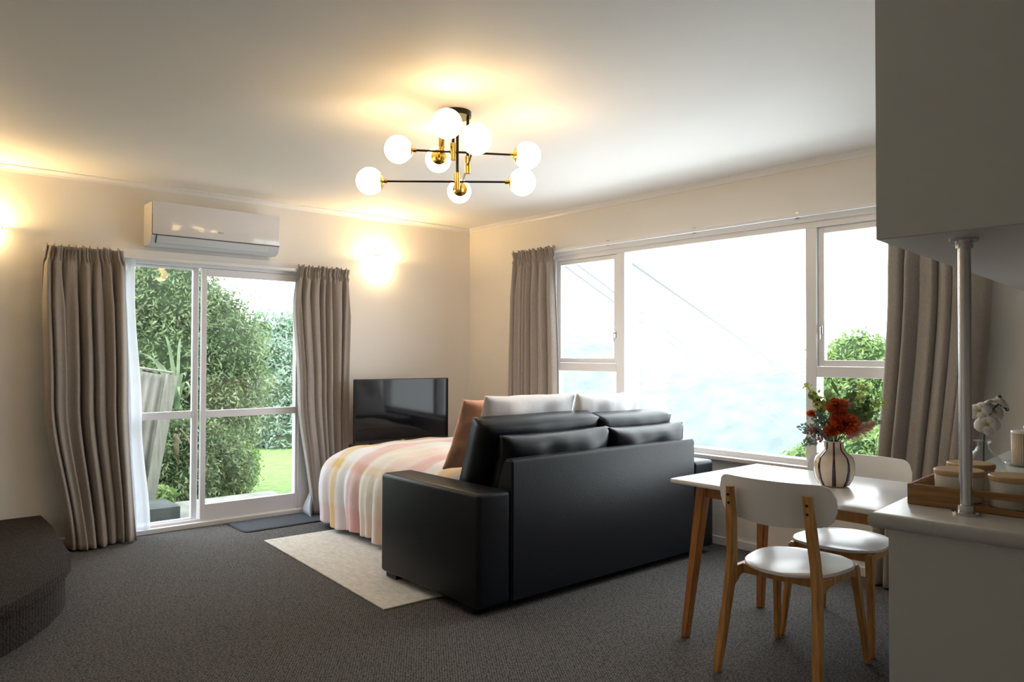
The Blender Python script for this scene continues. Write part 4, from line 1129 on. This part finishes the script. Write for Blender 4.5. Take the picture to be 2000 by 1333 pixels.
# ================================================================== the garden outside
def leaves_mesh(name, centers, radii, n, size, seed, shell=.35, flat=.55):
    rs = np.random.default_rng(seed); centers = np.array(centers, float); radii = np.array(radii, float)
    wts = (radii ** 2).sum(1); wts = wts / wts.sum(); idx = rs.choice(len(centers), n, p=wts)
    d = rs.normal(size=(n, 3)); d /= np.linalg.norm(d, axis=1)[:, None]
    rr = 1 - shell * rs.random(n) ** 1.5 + .10 * rs.normal(size=n)
    # clumps
    cl = rs.normal(size=(n, 3)) * .02
    P = centers[idx] + d * radii[idx] * rr[:, None] + cl
    up = d * .6 + rs.normal(size=(n, 3)) * .7 + np.array([0, 0, .3]); ax = rs.normal(size=(n, 3)) + np.array([0, 0, -.35]) + d * .5
    ax /= np.linalg.norm(ax, axis=1)[:, None]; sd = np.cross(ax, up); sd /= (np.linalg.norm(sd, axis=1)[:, None] + 1e-9)
    nn = np.cross(sd, ax); s = size * (0.6 + .8 * rs.random(n))[:, None]
    V = np.empty((n * 4, 3)); V[0::4] = P - ax * s; V[1::4] = P + sd * s * .34 + nn * s * .10; V[2::4] = P + ax * s; V[3::4] = P - sd * s * .34 + nn * s * .10
    me = bpy.data.meshes.new(name); me.vertices.add(n * 4); me.vertices.foreach_set('co', V.ravel())
    me.loops.add(n * 4); me.loops.foreach_set('vertex_index', np.arange(n * 4)); me.polygons.add(n)
    me.polygons.foreach_set('loop_start', np.arange(0, n * 4, 4)); me.polygons.foreach_set('loop_total', np.full(n, 4)); me.update(calc_edges=True)
    return me
GROUND = -0.30
def shrub(name, label, cat, blobs, n, size, m, seed, base=None, core=True):
    c = np.mean([q[0] for q in blobs], axis=0); t = thing(name, label, cat, (0, 0, 0))
    o = obj('foliage', leaves_mesh('foliage', [q[0] for q in blobs], [q[1] for q in blobs], n, size, seed), m, t); tag(o, kind='stuff')
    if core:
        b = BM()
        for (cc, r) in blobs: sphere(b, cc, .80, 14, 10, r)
        obj('dark_shade_core', b, M_CORE, t, smooth='all')  # solid blobs blocking the view, interior shade put into their dark colour
    b = BM(); bx = base or (c[0], c[1], GROUND); zc = c[2]
    tube(b, [(bx[0], bx[1], bx[2] - .05), (bx[0] + .03, bx[1], (bx[2] + zc) / 2), (c[0], c[1], zc)], .05, 8, [.07, .055, .03]); obj('trunk', b, M_BARK, t)
    return t
def blob(px, py, Y, rx, rz=None, ry=None):
    p = PY(px, py, Y); return (tuple(p), (rx, ry or rx * .8, rz or rx))
shrub('hedge_tree', 'tall leafy green tree filling the left half of the glass door', 'tree',
      [blob(330, 590, 9.0, .62), blob(270, 640, 9.2, .7), blob(400, 680, 9.1, .72), blob(310, 720, 9.0, .75), blob(440, 760, 9.2, .55), blob(385, 800, 9.0, .75), blob(300, 850, 9.0, .7), blob(405, 640, 9.2, .45), blob(330, 555, 9.2, .35), blob(445, 700, 9.3, .42)], 70000, .030, M_LEAF, 1)
shrub('garden_bush', 'dense green bush at the foot of the tall tree outside the door', 'bush',
      [blob(345, 880, 8.2, .42), blob(300, 900, 8.1, .4), blob(400, 900, 8.4, .45), blob(360, 940, 8.0, .33), blob(430, 930, 8.3, .35)], 26000, .026, M_LEAF, 2)
shrub('lime_bush', 'bright lime green rounded bush beside the garden lawn', 'bush',
      [blob(455, 925, 8.6, .28), blob(462, 905, 8.7, .25), blob(440, 945, 8.5, .25)], 12000, .022, M_LEAF2, 3)
shrub('young_bush', 'small bright yellow green plant by the concrete block', 'bush', [blob(312, 966, 7.3, .085, .07), blob(325, 968, 7.35, .07, .06)], 420, .030, M_LEAF2, 4, base=(1.73, 7.3, GROUND), core=False)
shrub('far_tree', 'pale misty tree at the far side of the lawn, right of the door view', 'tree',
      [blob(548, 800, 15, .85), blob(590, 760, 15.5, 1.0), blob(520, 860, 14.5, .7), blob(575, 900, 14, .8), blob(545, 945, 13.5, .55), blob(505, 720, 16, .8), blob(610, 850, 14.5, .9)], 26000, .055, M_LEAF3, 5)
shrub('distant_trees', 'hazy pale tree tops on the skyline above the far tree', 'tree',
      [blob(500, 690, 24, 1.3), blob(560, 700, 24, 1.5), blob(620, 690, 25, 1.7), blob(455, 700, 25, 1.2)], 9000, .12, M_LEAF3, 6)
# flax
fx = thing('flax_plant', 'flax plant with long arching leaves behind the leaning fence', 'plant', (0, 0, 0))
fb = PY(345, 800, 7.9)
for (tx, ty) in ((270, 690), (285, 700), (300, 712), (330, 690), (352, 660), (362, 735), (372, 760), (322, 655), (350, 775), (310, 725)):
    e = PY(tx, ty, 7.9 + random.uniform(-.3, .2)); b = BM(); vs = []
    for k in range(9):
        f = k / 8; p = fb.lerp(e, f); p.z += .16 * math.sin(PI * f); wd = .016 * (1 - f ** 3) + .002
        vs.append((b.verts.new(p + Vector((-wd, 0, 0))), b.verts.new(p + Vector((0, .004, -.004))), b.verts.new(p + Vector((wd, 0, .006)))))
    for a_, c_ in zip(vs, vs[1:]): b.faces.new((a_[0], a_[1], c_[1], c_[0])); b.faces.new((a_[1], a_[2], c_[2], c_[1]))
    obj('leaf', b, M_FLAX, fx, smooth='all')
b = BM(); tube(b, [(fb.x, fb.y, GROUND - .05), tuple(fb - Vector((0, 0, .25)))], .03, 8); obj('crown', b, M_BARK, fx)
# leaning fence: corrugated sheet and timber post
FYp = 7.05
ft, fbm = PY(333, 731, FYp), PY(291, 985, FYp); tl_ = PY(255, 712, FYp)
fe = thing('leaning_fence', 'leaning corrugated iron fence end with a grey timber post outside the door', 'fence', (0, 0, 0))
ax = (ft - fbm); sd = Vector((1, 0, 0)); b = BM()
hw0, hw1 = .042, .036
A_ = [b.verts.new(ft + Vector((s * hw0 + .012, q, (0 if s < 0 else -.02)))) for s, q in ((-1, -.035), (1, -.035), (1, .035), (-1, .035))]
B_ = [b.verts.new(fbm + Vector((s * hw1, q, 0))) for s, q in ((-1, -.035), (1, -.035), (1, .035), (-1, .035))]
b.faces.new(A_); b.faces.new(B_[::-1])
for i in range(4): b.faces.new((A_[i], A_[(i + 1) % 4], B_[(i + 1) % 4], B_[i]))
obj('post', b, M_POST, fe)
nx = 60; V = []; F = []
W_ = .55
for j in range(2):
    for i in range(nx + 1):
        f = i / nx; p = (fbm if j == 0 else ft) + Vector((-W_ * f - .03, .05, 0))
        if j == 1: p += Vector((0, 0, .10 * f * 1.0 - .01))
        p.y += .012 * math.sin(2 * PI * f * W_ / .076); V.append(tuple(p))
for i in range(nx): F.append((i, i + 1, nx + 1 + i + 1, nx + 1 + i))
me = bpy.data.meshes.new('corrugated_sheet'); me.from_pydata(V, [], F); o = obj('corrugated_sheet', me, M_IRON, fe, smooth='all'); md = o.modifiers.new('t', 'SOLIDIFY'); md.thickness = .002
b = BM(); a0 = ft + Vector((.02, 0, .012)); a1 = ft + Vector((-W_ - .03, .02, .112)); tube(b, [a0, a1], .013, 6); obj('capping_rail', b, M_POST, fe)
# a dead branch
b = BM(); tube(b, [PY(352, 838, 7.7), PY(363, 852, 7.72), PY(385, 890, 7.75)], .008, 6); tag(obj('bare_branch', b, M_BARK), 'thin bare branch poking out of the bush behind the glass door', 'branch')
# concrete block and paving
p0 = PY(300, 985, 6.75)
b = BM(); box(b, 1.35, PY(338, 985, 6.62).x, 6.42, 6.85, GROUND, PY(330, 982, 6.62).z, .012); tag(obj('concrete_block', b, M_CONC, smooth=True), 'dark grey concrete block just outside the glass door', 'block')
b = BM(); box(b, 0.9, 3.2, YW + .14, 7.45, GROUND - .12, -0.06, .01); tag(obj('paving', b, M_CONC2), kind='structure')
# ground: garden shelf at the door side, added bounce slope on the window side
def gz(x, y):
    z = GROUND - .030 * max(0, y - 8)
    if y > 15: z += (y - 15) * .02
    return z
nx, ny = 70, 70; V = []; F = []
for j in range(ny + 1):
    for i in range(nx + 1):
        x = -8 + 12.85 * i / nx; y = -12 + 52 * j / ny; V.append((x, y, gz(x, y) - (.0 if not (X0 - .3 < x < XW + .4 and Y0 - .3 < y < YW + .3) else .25)))
for j in range(ny):
    for i in range(nx): F.append((j * (nx + 1) + i, j * (nx + 1) + i + 1, (j + 1) * (nx + 1) + i + 1, (j + 1) * (nx + 1) + i))
k0 = len(V)
for j in range(21):
    for i in range(21):
        y = YW + .4 + 30 * j / 20; x = 4.85 + max(.02, .58 * y - 4.85) * i / 20; V.append((x, y, gz(x, y)))
for j in range(20):
    for i in range(20): F.append((k0 + j * 21 + i, k0 + j * 21 + i + 1, k0 + (j + 1) * 21 + i + 1, k0 + (j + 1) * 21 + i))
me = bpy.data.meshes.new('ground'); me.from_pydata(V, [], F); tag(obj('ground', me, M_GRASS, smooth='all'), kind='structure')
b = BM(); V = []
rows = [(XW + T, -.30), (XW + T + .02, -2.75), (6.4, -2.85), (9.0, -3.3), (11.0, -5.2), (13.5, -8.2)]
A_ = [b.verts.new((x, -8, z)) for x, z in rows]; B_ = [b.verts.new((x, YW + .4, z)) for x, z in rows]
for i in range(len(rows) - 1): b.faces.new((A_[i], A_[i + 1], B_[i + 1], B_[i]))
tag(obj('added_bounce_slope', b, mat('pale_bounce_surface', (.50, .50, .48), .9, noise=.12, nscale=2)), kind='structure')  # unseen pale slope, added to bounce daylight up to the ceiling
# shrubs outside the wide window
def blobx(px, py, X, r, rz=None): p = PX(px, py, X); return (tuple(p), (r * .8, r, rz or r))
shrub('window_tree', 'leafy green tree outside the right casement of the wide window', 'tree',
      [blobx(1675, 700, 8.2, .30), blobx(1650, 730, 8.3, .38), blobx(1720, 720, 8.2, .34), blobx(1690, 790, 8.2, .48), blobx(1650, 800, 8.3, .30), blobx(1740, 760, 8.2, .4), blobx(1700, 860, 8.0, .45), blobx(1640, 860, 8.1, .25)], 24000, .030, M_LEAF2, 11, base=(8.2, 3.0, -3.15))
shrub('window_bush', 'low green bush outside the window beside the striped vase', 'bush',
      [blobx(1578, 905, 7.6, .20), blobx(1610, 910, 7.6, .24), blobx(1560, 925, 7.7, .22), blobx(1690, 905, 7.4, .36)], 9000, .026, M_LEAF2, 12, base=(7.6, 3.4, -3.05))
# hill across the valley, mist put into its pale colour
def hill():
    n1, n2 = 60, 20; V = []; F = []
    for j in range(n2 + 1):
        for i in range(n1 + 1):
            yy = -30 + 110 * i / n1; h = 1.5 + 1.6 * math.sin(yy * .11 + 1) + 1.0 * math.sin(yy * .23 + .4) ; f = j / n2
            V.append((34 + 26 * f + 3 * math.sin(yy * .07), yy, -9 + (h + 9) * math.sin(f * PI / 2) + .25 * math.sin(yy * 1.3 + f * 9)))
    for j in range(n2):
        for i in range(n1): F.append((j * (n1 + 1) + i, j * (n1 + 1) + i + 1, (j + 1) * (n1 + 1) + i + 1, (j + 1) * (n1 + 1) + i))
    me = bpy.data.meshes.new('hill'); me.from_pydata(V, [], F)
    tag(obj('far_hillside', me, mat('mist_tinted_hillside', (.122, .150, .153), .95, noise=.2, nscale=.6), smooth='all'), kind='structure')
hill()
# overhead cables
def cable(a, bb, label, r=.008, sag=.0):
    b = BM(); pts = [a.lerp(bb, k / 16) + Vector((0, 0, -sag * math.sin(PI * k / 16))) for k in range(17)]; tube(b, pts, r, 6)
    tag(obj('overhead_cable', b, M_CABLE), label, 'cable', 'overhead cables')
def pole(p, label):
    t = thing('utility_pole', label, 'utility pole', (p.x, p.y, p.z - 7.0))
    b = BM(); cyl(b, (0, 0, 0), (0, 0, 7.15), .12, .09, 12); obj('shaft', b, M_POST, t, smooth=True)
    b = BM(); box(b, -.5, .5, -.05, .05, 6.85, 6.97); obj('crossarm', b, M_POST, t)
e1 = PX(1640, 800, 22.0); pole(e1, 'utility pole down the valley behind the garden tree, right end of the thick cable')
e2 = PX(1628, 905, 27.0); pole(e2, 'pale utility pole deep in the valley mist beyond the centre pane')
cable(PX(1190, 484, XW + T + .03), e1, 'thick overhead cable slanting across the large centre pane', .013, .0)
cable(PX(1085, 507, XW + T + .03), e2, 'lower thin overhead cable beyond the centre pane', .008, .0)
cable(PX(1100, 497, XW + T + .03), e2 + Vector((.3, 0, .12)), 'upper thin overhead cable beyond the centre pane', .008, .0)
d1 = PY(395, 615, 13.0); d2 = PY(790, 732, 13.2)
pole(d1, 'utility pole hidden behind the tall tree outside the glass door'); pole(d2, 'utility pole beyond the far trees, right of the door view')
cable(d1, d2, 'overhead cable in the sky of the glass door', .009, .0)
cable(d1 + Vector((0, 0, -.5)), d2 + Vector((0, 0, -.5)), 'second, lower overhead cable in front of the far trees', .008, .0)
